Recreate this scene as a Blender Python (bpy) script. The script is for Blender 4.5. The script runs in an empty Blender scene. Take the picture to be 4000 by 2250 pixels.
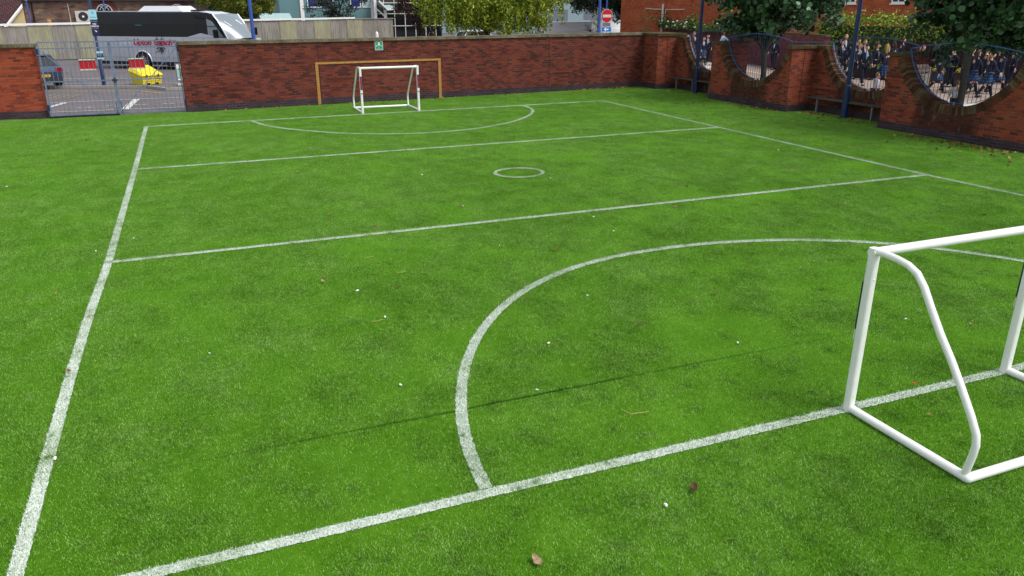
import bpy, math, random
import numpy as np
from mathutils import Matrix, Vector
R = math.radians
SC = bpy.context.scene
COL = SC.collection

# ------------------------------------------------------------------ camera, sky, sun, exposure
def unit(v):
    v = np.array(v, float); return v / np.linalg.norm(v)
PITCH, YAW, ROLL = 0.352435, 0.384713, -0.0018726
_fw = np.array([math.sin(YAW)*math.cos(PITCH), math.cos(YAW)*math.cos(PITCH), -math.sin(PITCH)])
_r = np.array([math.cos(YAW), -math.sin(YAW), 0.0]); _u = np.cross(_r, _fw)
_r2 = math.cos(ROLL)*_r + math.sin(ROLL)*_u; _u2 = -math.sin(ROLL)*_r + math.cos(ROLL)*_u
cam_d = bpy.data.cameras.new('camera'); cam = bpy.data.objects.new('camera', cam_d); COL.objects.link(cam)
m = Matrix.Identity(4)
for i in range(3):
    m[i][0] = _r2[i]; m[i][1] = _u2[i]; m[i][2] = -_fw[i]
m[0][3], m[1][3], m[2][3] = 1.408, -4.3933, 3.2913
cam.matrix_world = m
cam_d.sensor_width = 36; cam_d.lens = 36*1924.71/2576
cam_d.clip_start = .05; cam_d.clip_end = 2000
SC.camera = cam
SUN_EL, SUN_AZ = R(58), R(138)          # azimuth clockwise from +Y
w = bpy.data.worlds.new('World'); SC.world = w; w.use_nodes = True
nt = w.node_tree; sky = nt.nodes.new('ShaderNodeTexSky'); sky.sky_type = 'NISHITA'; sky.sun_disc = False
sky.sun_elevation = SUN_EL; sky.sun_rotation = SUN_AZ; sky.air_density = 1.0; sky.dust_density = 2.0; sky.ozone_density = .5
hs = nt.nodes.new('ShaderNodeHueSaturation'); hs.inputs['Saturation'].default_value = .35
nt.links.new(sky.outputs[0], hs.inputs['Color']); nt.links.new(hs.outputs[0], nt.nodes['Background'].inputs[0])
nt.nodes['Background'].inputs[1].default_value = .15
sl = bpy.data.lights.new('sun', 'SUN'); sun = bpy.data.objects.new('sun', sl); COL.objects.link(sun)
sl.energy = 1.5; sl.angle = R(22); sl.color = (1, .965, .91)
sd = Vector((math.sin(SUN_AZ)*math.cos(SUN_EL), math.cos(SUN_AZ)*math.cos(SUN_EL), math.sin(SUN_EL)))
sun.rotation_euler = sd.to_track_quat('Z', 'Y').to_euler(); sun.location = sd*50
SC.view_settings.view_transform = 'Standard'; SC.view_settings.look = 'None'
SC.view_settings.exposure = 0.5; SC.view_settings.gamma = 1

# ------------------------------------------------------------------ helpers
rng = np.random.default_rng(7); random.seed(7)
def C(h):
    h = h.lstrip('#'); v = [int(h[i:i+2], 16)/255 for i in (0, 2, 4)]
    return tuple(((c+.055)/1.055)**2.4 if c > .04045 else c/12.92 for c in v)
def tag(o, label=None, cat=None, group=None, kind=None):
    if label: o['label'] = label
    if cat: o['category'] = cat
    if group: o['group'] = group
    if kind: o['kind'] = kind
    return o
def empty(name, loc, rz=0, label=None, cat=None, group=None):
    o = bpy.data.objects.new(name, None); COL.objects.link(o); o.location = loc; o.rotation_euler = (0, 0, rz)
    o.empty_display_size = .2
    return tag(o, label, cat, group)
class MB:
    def __init__(s): s.v = []; s.f = []
    def add(s, vs, fs):
        n = len(s.v); s.v += [tuple(map(float, q)) for q in vs]; s.f += [tuple(i+n for i in f) for f in fs]; return s
    def box(s, x0, x1, y0, y1, z0, z1):
        return s.add([(x0,y0,z0),(x1,y0,z0),(x1,y1,z0),(x0,y1,z0),(x0,y0,z1),(x1,y0,z1),(x1,y1,z1),(x0,y1,z1)],
                     [(0,3,2,1),(4,5,6,7),(0,1,5,4),(1,2,6,5),(2,3,7,6),(3,0,4,7)])
    def obox(s, a, b, t, z0, z1):
        """box standing on segment a-b (2D), thickness t to the left side of a->b"""
        a = np.array(a[:2], float); b = np.array(b[:2], float); d = unit(b-a); n = np.array([-d[1], d[0]])*t
        q = [a, b, b+n, a+n]
        return s.prism(q, z0, z1)
    def prism(s, q, z0, z1):
        k = len(q); ar = sum(q[i][0]*q[(i+1) % k][1]-q[(i+1) % k][0]*q[i][1] for i in range(k))
        if ar < 0: q = q[::-1]
        vs = [(p[0], p[1], z0) for p in q]+[(p[0], p[1], z1) for p in q]
        fs = [tuple(range(k-1, -1, -1)), tuple(range(k, 2*k))]+[(i, (i+1) % k, (i+1) % k+k, i+k) for i in range(k)]
        return s.add(vs, fs)
    def tube(s, pts, r, n=8, caps=True, flat=None):
        pts = [np.array(p, float) for p in pts]; k = len(pts); rr = r if hasattr(r, '__len__') else [r]*k
        base = len(s.v); up = None
        for i, p in enumerate(pts):
            t = unit(pts[min(i+1, k-1)]-pts[max(i-1, 0)])
            if up is None:
                up = np.array([0, 0, 1.]) if abs(t[2]) < .9 else np.array([1., 0, 0])
            a = unit(np.cross(t, up)); b = np.cross(a, t); up = b
            for j in range(n):
                an = 2*math.pi*(j+.5)/n
                s.v.append(tuple(p+rr[i]*(math.cos(an)*a+math.sin(an)*b)))
        for i in range(k-1):
            for j in range(n):
                s.f.append((base+i*n+j, base+i*n+(j+1) % n, base+(i+1)*n+(j+1) % n, base+(i+1)*n+j))
        if caps:
            s.f.append(tuple(base+j for j in range(n-1, -1, -1))); s.f.append(tuple(base+(k-1)*n+j for j in range(n)))
        return s
    def ell(s, c, r, nu=12, nv=8, f=None):
        base = len(s.v)
        for i in range(nv+1):
            th = math.pi*i/nv
            for j in range(nu):
                ph = 2*math.pi*j/nu
                q = np.array([math.sin(th)*math.cos(ph), math.sin(th)*math.sin(ph), math.cos(th)])
                if f is not None: q = f(q)
                s.v.append(tuple(np.array(c)+q*np.array(r)))
        for i in range(nv):
            for j in range(nu):
                s.f.append((base+i*nu+j, base+(i+1)*nu+j, base+(i+1)*nu+(j+1) % nu, base+i*nu+(j+1) % nu))
        return s
    def build(s, name, mat, parent=None, smooth=False, world=False):
        me = bpy.data.meshes.new(name)
        vs = s.v
        if world and parent is not None:
            rt = parent
            while rt.parent is not None: rt = rt.parent
            L = rt.location; vs = [(a-L[0], b-L[1], c-L[2]) for a, b, c in vs]
        me.from_pydata(vs, [], s.f)
        if mat: me.materials.append(mat)
        if smooth:
            me.polygons.foreach_set('use_smooth', [True]*len(me.polygons))
            try: me.set_sharp_from_angle(angle=R(38))
            except Exception: pass
        me.update()
        o = bpy.data.objects.new(name, me); COL.objects.link(o)
        if parent is not None: o.parent = parent
        return o
def npmesh(name, V, F, mat, parent=None, smooth=False):
    V = np.asarray(V, np.float32); F = np.asarray(F, np.int32); k = F.shape[1]
    me = bpy.data.meshes.new(name)
    me.vertices.add(len(V)); me.vertices.foreach_set('co', V.ravel())
    me.loops.add(F.size); me.loops.foreach_set('vertex_index', F.ravel())
    me.polygons.add(len(F)); me.polygons.foreach_set('loop_start', np.arange(0, F.size, k, dtype=np.int32))
    me.update(calc_edges=True); me.validate()
    if smooth: me.polygons.foreach_set('use_smooth', [True]*len(me.polygons))
    if mat: me.materials.append(mat)
    o = bpy.data.objects.new(name, me); COL.objects.link(o)
    if parent is not None: o.parent = parent
    return o
def text_mesh(name, s, size, mat, parent, mtx, extrude=.001, align='CENTER', bold=0.0, shear=0, sx=1):
    cu = bpy.data.curves.new('txt', 'FONT'); cu.body = s; cu.size = size; cu.extrude = extrude; cu.align_x = align; cu.align_y = 'CENTER'
    cu.offset = bold; cu.shear = shear
    t = bpy.data.objects.new('txt', cu); COL.objects.link(t)
    dg = bpy.context.evaluated_depsgraph_get(); me = bpy.data.meshes.new_from_object(t.evaluated_get(dg))
    bpy.data.objects.remove(t); bpy.data.curves.remove(cu)
    me.transform(mtx @ Matrix.Diagonal((sx, 1, 1, 1))); me.materials.clear(); me.materials.append(mat); me.name = name
    o = bpy.data.objects.new(name, me); COL.objects.link(o); o.parent = parent
    return o
RX90 = Matrix.Rotation(R(90), 4, 'X')

# ------------------------------------------------------------------ materials
class NT:
    def __init__(s, name):
        s.m = bpy.data.materials.new(name); s.m.use_nodes = True; s.t = s.m.node_tree; s.b = s.t.nodes['Principled BSDF']
    def n(s, ty, **kw):
        nd = s.t.nodes.new('ShaderNode'+ty)
        for k, v in kw.items():
            if k.startswith('i_'):
                key = k[2:]; key = int(key) if key.isdigit() else key.replace('_', ' ')
                nd.inputs[key].default_value = v
            else: setattr(nd, k, v)
        return nd
    def l(s, a, b): s.t.links.new(a, b)
    def pos(s): return s.n('NewGeometry').outputs['Position']
    def math(s, op, a, b=None, clamp=False):
        nd = s.n('Math', operation=op); nd.use_clamp = clamp
        for i, v in enumerate((a, b)):
            if v is None: continue
            if isinstance(v, (int, float)): nd.inputs[i].default_value = v
            else: s.l(v, nd.inputs[i])
        return nd.outputs[0]
    def noise(s, vec, scale, detail=3, rough=.55, stretch=None):
        if stretch is not None:
            mp = s.n('Mapping'); mp.inputs['Scale'].default_value = stretch; s.l(vec, mp.inputs[0]); vec = mp.outputs[0]
        nd = s.n('TexNoise', i_Scale=scale, i_Detail=detail, i_Roughness=rough); s.l(vec, nd.inputs['Vector']); return nd.outputs['Fac']
    def ramp(s, fac, stops, interp='LINEAR'):
        nd = s.n('ValToRGB'); cr = nd.color_ramp; cr.interpolation = interp
        while len(cr.elements) < len(stops): cr.elements.new(.5)
        for e, (p, c) in zip(cr.elements, stops):
            e.position = p; e.color = (*c, 1) if not isinstance(c, (int, float)) else (c, c, c, 1)
        s.l(fac, nd.inputs[0]); return nd.outputs[0]
    def mix(s, fac, a, b, mode='MIX'):
        nd = s.n('Mix', data_type='RGBA', blend_type=mode)
        for v, k in ((fac, 0), (a, 6), (b, 7)):
            if isinstance(v, (int, float)): nd.inputs[k].default_value = v
            elif isinstance(v, tuple): nd.inputs[k].default_value = (*v, 1)
            else: s.l(v, nd.inputs[k])
        return nd.outputs[2]
    def bump(s, h, strength=.3, dist=.01):
        nd = s.n('Bump', i_Strength=strength, i_Distance=dist); s.l(h, nd.inputs['Height']); s.l(nd.outputs[0], s.b.inputs['Normal'])
    def out(s, col, rough=.8, metal=0, spec=.3):
        if isinstance(col, tuple): s.b.inputs['Base Color'].default_value = (*col, 1)
        else: s.l(col, s.b.inputs['Base Color'])
        if isinstance(rough, (int, float)): s.b.inputs['Roughness'].default_value = rough
        else: s.l(rough, s.b.inputs['Roughness'])
        s.b.inputs['Metallic'].default_value = metal; s.b.inputs['Specular IOR Level'].default_value = spec
        return s.m
def plain(name, col, rough=.6, metal=0, var=.12, scale=6, spec=.4, bump=0, coat=0):
    t = NT(name); p = t.pos(); nz = t.noise(p, scale, 4, .6)
    k = t.ramp(nz, [(.3, 1-var*1.5), (.7, 1.0+0*var)])
    col = t.mix(1.0, C(col) if isinstance(col, str) else col, k, 'MULTIPLY')
    if bump: t.bump(nz, bump, .02)
    m_ = t.out(col, rough, metal, spec)
    if coat: t.b.inputs['Coat Weight'].default_value = coat; t.b.inputs['Coat Roughness'].default_value = .05
    return m_
def brick(name, cols, mortar, bw=.225, bh=.075, mo=.010, dark=None, stains=None, patch=1.1, amt=.55):
    """cols: ramp stops; wall-plane mapping from world position and normal"""
    t = NT(name); g = t.n('NewGeometry'); sp = t.n('SeparateXYZ'); t.l(g.outputs['Position'], sp.inputs[0])
    sn = t.n('SeparateXYZ'); t.l(g.outputs['Normal'], sn.inputs[0])
    ax = t.math('ABSOLUTE', sn.outputs[0]); fx = t.math('GREATER_THAN', ax, .7)
    az = t.math('ABSOLUTE', sn.outputs[2]); fz = t.math('GREATER_THAN', az, .7)
    u = t.math('ADD', t.math('MULTIPLY', sp.outputs[1], fx), t.math('MULTIPLY', sp.outputs[0], t.math('SUBTRACT', 1.0, fx)))
    v = t.math('ADD', t.math('MULTIPLY', sp.outputs[1], fz), t.math('MULTIPLY', sp.outputs[2], t.math('SUBTRACT', 1.0, fz)))
    cv = t.n('CombineXYZ'); t.l(u, cv.inputs[0]); t.l(v, cv.inputs[1])
    bt = t.n('TexBrick', i_Scale=1.0, i_2=(1, 1, 1, 1), i_3=(0, 0, 0, 1))
    bt.inputs['Color1'].default_value = (0, 0, 0, 1); bt.inputs['Color2'].default_value = (1, 1, 1, 1); bt.inputs['Mortar'].default_value = (.5, .5, .5, 1)
    bt.inputs['Brick Width'].default_value = bw; bt.inputs['Row Height'].default_value = bh
    bt.inputs['Mortar Size'].default_value = mo; bt.inputs['Mortar Smooth'].default_value = .2
    t.l(cv.outputs[0], bt.inputs['Vector'])
    big = t.noise(g.outputs['Position'], patch, 4, .65)
    fine = t.noise(g.outputs['Position'], 45, 3, .6)
    bwn = t.n('RGBToBW'); t.l(bt.outputs['Color'], bwn.inputs[0])
    val = t.math('ADD', t.math('MULTIPLY', bwn.outputs[0], 1-amt), t.math('MULTIPLY', t.math('SUBTRACT', big, .1), amt*1.25))
    val = t.math('ADD', val, t.math('MULTIPLY', t.math('SUBTRACT', fine, .5), .25))
    col = t.ramp(val, cols)
    morc = t.mix(t.ramp(t.noise(g.outputs['Position'], 1.7, 3), [(.35, 0.0), (.65, 1.0)]), mortar, tuple(c*.35 for c in mortar))
    col = t.mix(bt.outputs['Fac'], col, morc)
    if stains is not None: col = stains(t, g, sp, col)
    t.bump(t.math('SUBTRACT', t.math('MULTIPLY', fine, .5), bt.outputs['Fac']), .5, .006)
    return t.out(col, .9, 0, .2)
def glass(name, col, rough=.06):
    t = NT(name); return t.out(C(col), rough, 0, .8)

RED = [(.0, C('#82402f')), (.38, C('#74362b')), (.6, C('#622d27')), (.76, C('#4c2725')), (.95, C('#36201f'))]
RED2 = [(.0, C('#a04a32')), (.4, C('#93422c')), (.6, C('#7a3729')), (.78, C('#582c25')), (.95, C('#40251f'))]
MOR = C('#6a4a40')
def stain_openings(t, g, sp, col):
    # lime streaks and soot run down from the two round openings (centres y = 10.0 and 18.1 ... every 4.05 m)
    y = sp.outputs[1]; z = sp.outputs[2]
    ph = t.math('ABSOLUTE', t.math('SUBTRACT', t.math('MODULO', t.math('ADD', y, 40.5-10.0+2.03), 4.06), 2.03))
    fall = t.math('SUBTRACT', 1.0, t.math('DIVIDE', ph, 1.55), True)
    zz = t.math('SUBTRACT', 1.0, t.math('DIVIDE', z, 1.55), True)
    n1 = t.noise(g.outputs['Position'], 1.3, 4, .7, (2.5, 2.5, .9))
    k = t.math('MULTIPLY', t.math('MULTIPLY', fall, 1.9, True), t.math('ADD', n1, .12))
    k = t.ramp(k, [(.28, 0.0), (.6, .75)])
    col = t.mix(k, col, C('#2a1f1a'))
    n2 = t.noise(g.outputs['Position'], 5, 4, .75, (2.2, 2.2, .7))
    k2 = t.math('MULTIPLY', t.ramp(n2, [(.58, 0.0), (.68, .45)]), t.math('MULTIPLY', fall, 1.6, True))
    return t.mix(k2, col, C('#8f8676'))
M = {}
M['brick_back'] = brick('brick_back', RED, MOR, mo=.010, patch=1.6, amt=.34)
M['brick_right'] = brick('brick_right', RED2, C('#7d6050'), stains=stain_openings, mo=.009, amt=.45)
M['plinth'] = brick('plinth', [(.2, C('#4a3a40')), (.6, C('#3a2f36')), (.9, C('#2c262c'))], C('#5d5054'), mo=.008)
def mk_coping(name, a, b, c_):
    t = NT(name); p = t.pos(); n1 = t.noise(p, 2.2, 5, .7); n2 = t.noise(p, 22, 4, .7)
    col = t.ramp(n1, [(.3, C(a)), (.55, C(b)), (.75, C(c_))]); col = t.mix(t.ramp(n2, [(.45, 0.0), (.75, .8)]), col, C('#2c2a20'))
    t.bump(n2, .6, .02); return t.out(col, .95, 0, .1)
M['coping'] = mk_coping('coping', '#5a5240', '#7b7360', '#96907e')
M['coping_moss'] = mk_coping('coping_moss', '#3f3a28', '#5a5138', '#777058')
def mk_arch():
    t = NT('arch_bricks'); p = t.pos(); isl = t.n('NewGeometry').outputs['Random Per Island']; n2 = t.noise(p, 14, 4, .7); n1 = t.noise(p, 2.5, 3, .6)
    v = t.math('ADD', t.math('MULTIPLY', isl, .6), t.math('MULTIPLY', n1, .5))
    col = t.ramp(v, [(.15, C('#33231c')), (.4, C('#4a3226')), (.6, C('#5e3d2c')), (.75, C('#574a36')), (.95, C('#6d634f'))])
    col = t.mix(t.ramp(n2, [(.58, 0.0), (.72, .35)]), col, C('#7d7462')); t.bump(n2, .7, .02); return t.out(col, .95, 0, .1)
M['arch'] = mk_arch()
M['yellow_brick'] = plain('yellow_brick', '#c08c4c', .9, var=.2, scale=14)
M['groove'] = plain('joint_filler', '#301818', .9)
M['navy'] = plain('navy_paint', '#1c3462', .38, var=.3, scale=5, coat=.2)
M['blue'] = plain('blue_paint', '#3c5fb0', .4, var=.2, scale=4)
M['rail'] = plain('rail_paint', '#456291', .4, var=.25, scale=5)
M['gate'] = plain('gate_paint', '#76859f', .5, var=.25, scale=5)
M['white_plastic'] = plain('white_plastic', '#f3f3ef', .3, var=.05, scale=8, spec=.5)
M['white'] = plain('white_paint', '#eeeeea', .45, var=.06)
M['offwhite'] = plain('offwhite', '#d8d4c8', .6, var=.15)
M['black'] = plain('black_rubber', '#141416', .7)
M['black_gloss'] = plain('black_gloss', '#0d0e12', .15)
M['dark_metal'] = plain('dark_metal', '#33343a', .5)
M['wood_grey'] = plain('weathered_wood', '#4f4b43', .85, var=.35, scale=9)
M['zinc'] = plain('zinc', '#808284', .5, var=.2, metal=.3)
M['red_sign'] = plain('red_sign', '#c30f20', .45, var=.08)
M['green_sign'] = plain('green_sign', '#1f9a78', .45, var=.06)
M['sky_sign'] = plain('pale_blue_sign', '#9fdcea', .5, var=.05)
M['navy_sign'] = plain('navy_sign', '#1b2450', .5, var=.08)
M['blue_sign'] = plain('blue_sign', '#1775c8', .45, var=.05)
M['yellow'] = plain('yellow_plastic', '#ecd823', .45, var=.12)
M['chrome'] = plain('chrome', '#c8ccd0', .2, metal=.9)
M['skin_a'] = plain('skin_pale', '#dba98c', .6, var=.08, scale=30)
M['skin_b'] = plain('skin_tan', '#a8714f', .6, var=.08, scale=30)
HAIR = {k: plain('hair_'+k, c, .7, var=.4, scale=50) for k, c in dict(blonde='#c9a468', brown='#4b2e1e', dark='#1b1411', ginger='#a8502a', fair='#a88a58', grey='#8a8078').items()}
M['blazer'] = plain('navy_blazer', '#161d36', .85, var=.3, scale=20)
M['trouser'] = plain('navy_trousers', '#171a2a', .9, var=.3, scale=20)
M['suit'] = plain('dark_suit', '#12151f', .85, var=.25, scale=20)
M['shirt'] = plain('blue_shirt', '#bcd3ee', .8, var=.1, scale=20)
M['white_shirt'] = plain('white_shirt', '#e8ecf4', .8, var=.12, scale=20)
M['sock'] = plain('dark_sock', '#14151c', .9)
M['shoe'] = plain('black_shoe', '#0e0e10', .35)
M['bag'] = plain('dark_bag', '#1f2a3c', .8, var=.3, scale=18)
M['teal_tie'] = plain('teal_tie', '#3f8fb0', .6)
def mk_tartan():
    t = NT('tartan'); p = t.n('TexCoord').outputs['Object']; sp = t.n('SeparateXYZ'); t.l(p, sp.inputs[0])
    a = t.math('GREATER_THAN', t.math('SINE', t.math('MULTIPLY', sp.outputs[0], 62)), .5); b = t.math('GREATER_THAN', t.math('SINE', t.math('MULTIPLY', sp.outputs[2], 62)), .5)
    c = t.math('MULTIPLY', t.math('ADD', a, b), .5); return t.out(t.ramp(c, [(0, C('#141f3c')), (.5, C('#1f3f62')), (1, C('#466a90'))]), .85)
M['tartan'] = mk_tartan()
# ground materials
def mk_turf(name, tip):
    t = NT(name); p = t.pos()
    big = t.noise(p, .35, 3, .6); mid = t.noise(p, 1.7, 4, .65, (1.5, 1.0, 1)); fine = t.noise(p, 9, 3, .7, (1.3, 1.0, 1)); vf = t.noise(p, 160, 2, .7)
    v = t.math('ADD', t.math('MULTIPLY', big, .25), t.math('ADD', t.math('MULTIPLY', mid, .45), t.math('MULTIPLY', fine, .3)))
    v = t.math('ADD', t.math('MULTIPLY', v, .54), .245)
    if tip:
        isl = t.n('NewGeometry').outputs['Random Per Island']
        oi = t.n('ObjectInfo').outputs['Random']
        v = t.math('ADD', t.math('MULTIPLY', v, 1.0), t.math('MULTIPLY', t.math('SUBTRACT', isl, .5), .36))
        v = t.math('ADD', v, t.math('MULTIPLY', t.math('SUBTRACT', oi, .5), .03))
        col = t.ramp(v, [(.3, C('#416c12')), (.45, C('#588a20')), (.56, C('#76a838')), (.72, C('#adcd7e'))])
    else:
        v = t.math('ADD', v, t.math('MULTIPLY', t.math('SUBTRACT', vf, .5), .6))
        col = t.ramp(v, [(.25, C('#2c5206')), (.5, C('#4a7a10')), (.75, C('#6e9e28'))])
        t.bump(vf, .8, .01)
    # a glued seam crosses the carpet at y = 1.22, and two faint ones further out
    sp = t.n('SeparateXYZ'); t.l(p, sp.inputs[0]); wob = t.math('MULTIPLY', t.math('SUBTRACT', t.noise(p, 3, 2), .5), .03)
    d = t.math('ABSOLUTE', t.math('SUBTRACT', t.math('ADD', sp.outputs[1], wob), 1.222))
    on = t.math('MULTIPLY', t.math('MULTIPLY', t.math('LESS_THAN', d, .016), t.math('SUBTRACT', 1.0, t.math('DIVIDE', t.math('ABSOLUTE', t.math('SUBTRACT', sp.outputs[0], 4.0)), 4.2), True)), t.ramp(t.noise(p, .9, 3), [(.34, .25), (.5, .85)]))
    col = t.mix(on, col, C('#1d4210'))
    m_ = t.out(col, .8, 0, .08)
    if tip:
        tr = t.n('BsdfTranslucent'); t.l(col, tr.inputs[0]); mx = t.n('MixShader'); mx.inputs[0].default_value = .10
        t.l(t.b.outputs[0], mx.inputs[1]); t.l(tr.outputs[0], mx.inputs[2]); t.l(mx.outputs[0], t.t.nodes['Material Output'].inputs[0])
    return m_
M['turf'] = mk_turf('turf_backing', False); M['grass'] = mk_turf('turf_fibre', True)
def mk_line():
    t = NT('line_fibre'); p = t.pos(); isl = t.n('NewGeometry').outputs['Random Per Island']
    m_ = t.noise(p, 6, 3, .7); v = t.math('ADD', t.math('MULTIPLY', isl, .6), t.math('MULTIPLY', m_, .5))
    return t.out(t.ramp(v, [(.2, C('#6d8a66')), (.4, C('#9cae98')), (.6, C('#c4cec2')), (.88, C('#e8ede6'))]), .6, 0, .3)
M['line'] = mk_line()
def mk_asphalt(name, a, b):
    t = NT(name); p = t.pos(); n1 = t.noise(p, .5, 4, .6); n2 = t.noise(p, 60, 3, .7)
    col = t.mix(t.ramp(n1, [(.3, 0.0), (.7, 1.0)]), C(a), C(b)); col = t.mix(t.ramp(n2, [(.45, 0.0), (.7, .5)]), col, tuple(c*1.5 for c in C(b)))
    t.bump(n2, .4, .01); return t.out(col, .9, 0, .25)
M['asphalt'] = mk_asphalt('asphalt', '#5b565a', '#716a6a')
M['asphalt_warm'] = mk_asphalt('asphalt_warm', '#85766c', '#9a8a7e')
M['pavement'] = mk_asphalt('pavement', '#aaa7a4', '#c6c3bf')
M['kerb'] = mk_asphalt('kerb', '#8b857e', '#a39d95')
M['road_white'] = plain('road_white', '#d8d6d2', .8, var=.25, scale=9)
M['road_yellow'] = plain('road_yellow', '#b89f55', .8, var=.4, scale=9)

# ------------------------------------------------------------------ ground
def sheet(name, quads, mat, z):
    b = MB()
    for q in quads: b.add([(x, y, z) for x, y in q], [tuple(range(len(q)))])
    return tag(b.build(name, mat), kind='structure')
b = MB(); b.add([(-900, -600, -.03), (900, -600, -.03), (900, 1200, -.03), (-900, 1200, -.03)], [(0, 1, 2, 3)])
tag(b.build('ground', M['asphalt']), kind='structure')
sheet('turf', [[(-14, -12), (20.9, -12), (20.9, 25.5), (19.6, 25.5), (1.2, 23.8), (-14, 23.8)]], M['turf'], 0.0)
G = .25                                   # the lane beyond the side wall lies higher than the turf
def S(x, y): return (1.408+.924*(x-1.408), -4.393+.924*(y+4.393))
b = MB().prism([(20.9, -12), (60, -12), (60, 44), (20.9, 31)], -.02, G); tag(b.build('pavement', M['pavement']), kind='structure')
sheet('road', [[S(27.35, -10), S(40, -10), S(37, 22), S(36, 29), S(37, 42), (35, 38), S(27.5, 32), S(25.8, 28), S(26.9, 22), S(27.35, 15)]], M['asphalt_warm'], G+.006)
def strip(name, pts, wd, mat, z):
    b = MB()
    for a, c in zip(pts[:-1], pts[1:]):
        a = np.array(a, float); c = np.array(c, float); d = unit(c-a); n = np.array([-d[1], d[0]])*wd/2
        b.add([(*(a-n), z), (*(c-n), z), (*(c+n), z), (*(a+n), z)], [(0, 1, 2, 3)])
    return tag(b.build(name, mat), kind='structure')
strip('road_marking', [S(27.6, 5), S(27.6, 15), S(27.4, 17.5), S(27.1, 21)], .11, M['road_white'], G+.012)
strip('road_marking', [S(28.1, 24.5), S(28.9, 29.4), S(30.4, 34), S(32, 38.5)], .11, M['road_white'], G+.012)
for dx in (0, .3): strip('road_marking', [S(27.3+dx, 24.4), S(28.05+dx, 28.5), S(29.1+dx, 32.5), S(30.6+dx, 37)], .1, M['road_yellow'], G+.012)
# car park lines seen through the gate
strip('parking_line', [(-4.8, 40.5), (-1.4, 39.1), (.8, 38.4), (3.5, 37.6)], .12, M['road_white'], -.012)
strip('parking_line', [(-6.5, 38.3), (-4.3, 37.4), (.73, 35.5), (3, 34.6)], .06, M['road_white'], -.012)
kb = MB(); kp = [(-8, 36.6), (-4.2, 34.9), (-.49, 33.45), (.35, 31.95), (3.2, 31.8)]
for a, c in zip(kp[:-1], kp[1:]): kb.obox(a, c, .16, -.02, .09)
tag(kb.build('kerb', M['kerb']), kind='structure')
for dy in (0, .22): strip('road_marking', [(-6, 34.0+dy), (-4.1, 33.3+dy), (-.67, 32.1+dy), (.2, 30.6+dy)], .08, M['road_yellow'], -.012)
strip('parking_line', [(-4.4, 28.75), (1.3, 28.95), (4, 29.0)], .08, M['road_white'], -.012)
strip('parking_line', [(-4, 25.75), (1.3, 25.5)], .08, M['road_white'], -.012)
strip('parking_line', [(-3.5, 26.75), (-3.02, 28.6)], .2, M['road_white'], -.008)
strip('parking_line', [(-.86, 25.5), (-.66, 28.85)], .26, M['road_white'], -.008)
for k in range(6): strip('road_marking', [(-4.9+.34*k, 30.2), (-4.5+.34*k, 31.9)], .07, M['road_yellow'], -.012)
rq = random.Random(3)
for k in range(13):
    x = -2.75+k*.3+rq.uniform(-.05, .05); yy = 26.8+rq.uniform(-.12, .12)
    strip('road_marking', [(x, yy), (x+rq.uniform(.1, .22), yy+rq.uniform(-.05, .05))], .1, M['road_white' if k % 3 else 'road_yellow'], -.012)

# ------------------------------------------------------------------ turf fibres and painted lines
def blades(n, px, py, h, wd, lean, r):
    a = r.uniform(0, 2*math.pi, n); la = r.uniform(0, 2*math.pi, n); ll = r.uniform(.1, 1, n)*lean
    hh = h*r.uniform(.65, 1.1, n); tx = px+np.cos(la)*ll*hh; ty = py+np.sin(la)*ll*hh
    dx = np.cos(a)*wd/2; dy = np.sin(a)*wd/2
    V = np.empty((n, 3, 3)); V[:, 0] = np.stack([px-dx, py-dy, np.zeros(n)], 1); V[:, 1] = np.stack([px+dx, py+dy, np.zeros(n)], 1)
    V[:, 2] = np.stack([tx, ty, hh], 1)
    return V.reshape(-1, 3), np.arange(3*n).reshape(-1, 3)
nb = 1700; rad = .30*np.abs(rng.normal(0, 1, nb)); an = rng.uniform(0, 6.283, nb)
V, F = blades(nb, rad*np.cos(an), rad*np.sin(an), .0165, .0046, 1.1, rng)
tuft = npmesh('grass_tuft', V, F, M['grass']); tuft.location = (3.0, 9.0, .001); tag(tuft, kind='stuff')
area = MB(); area.add([(-8.5, -3.6, .001), (20.85, -3.6, .001), (20.85, 25.3, .001), (19.5, 25.3, .001), (1.2, 23.75, .001), (-8.5, 23.75, .001)], [(0, 1, 2, 3, 4, 5)])
ga = area.build('grass', M['grass']); tag(ga, kind='stuff')
ng = bpy.data.node_groups.new('fibres', 'GeometryNodeTree')
ng.interface.new_socket('Geometry', in_out='INPUT', socket_type='NodeSocketGeometry'); ng.interface.new_socket('Geometry', in_out='OUTPUT', socket_type='NodeSocketGeometry')
gi = ng.nodes.new('NodeGroupInput'); go = ng.nodes.new('NodeGroupOutput'); dp = ng.nodes.new('GeometryNodeDistributePointsOnFaces')
dp.distribute_method = 'RANDOM'; dp.inputs['Density'].default_value = 9
ip = ng.nodes.new('GeometryNodeInstanceOnPoints'); oi = ng.nodes.new('GeometryNodeObjectInfo'); oi.inputs[0].default_value = tuft; oi.transform_space = 'ORIGINAL'
rv = ng.nodes.new('FunctionNodeRandomValue'); rv.data_type = 'FLOAT_VECTOR'; rv.inputs[0].default_value = (0, 0, 0); rv.inputs[1].default_value = (0, 0, 6.283)
rs = ng.nodes.new('FunctionNodeRandomValue'); rs.data_type = 'FLOAT'; rs.inputs[2].default_value = .9; rs.inputs[3].default_value = 1.1
for a, c in ((gi.outputs[0], dp.inputs['Mesh']), (dp.outputs['Points'], ip.inputs['Points']), (oi.outputs['Geometry'], ip.inputs['Instance']),
             (rv.outputs[0], ip.inputs['Rotation']), (rs.outputs[1], ip.inputs['Scale']), (ip.outputs[0], go.inputs[0])): ng.links.new(a, c)
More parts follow.
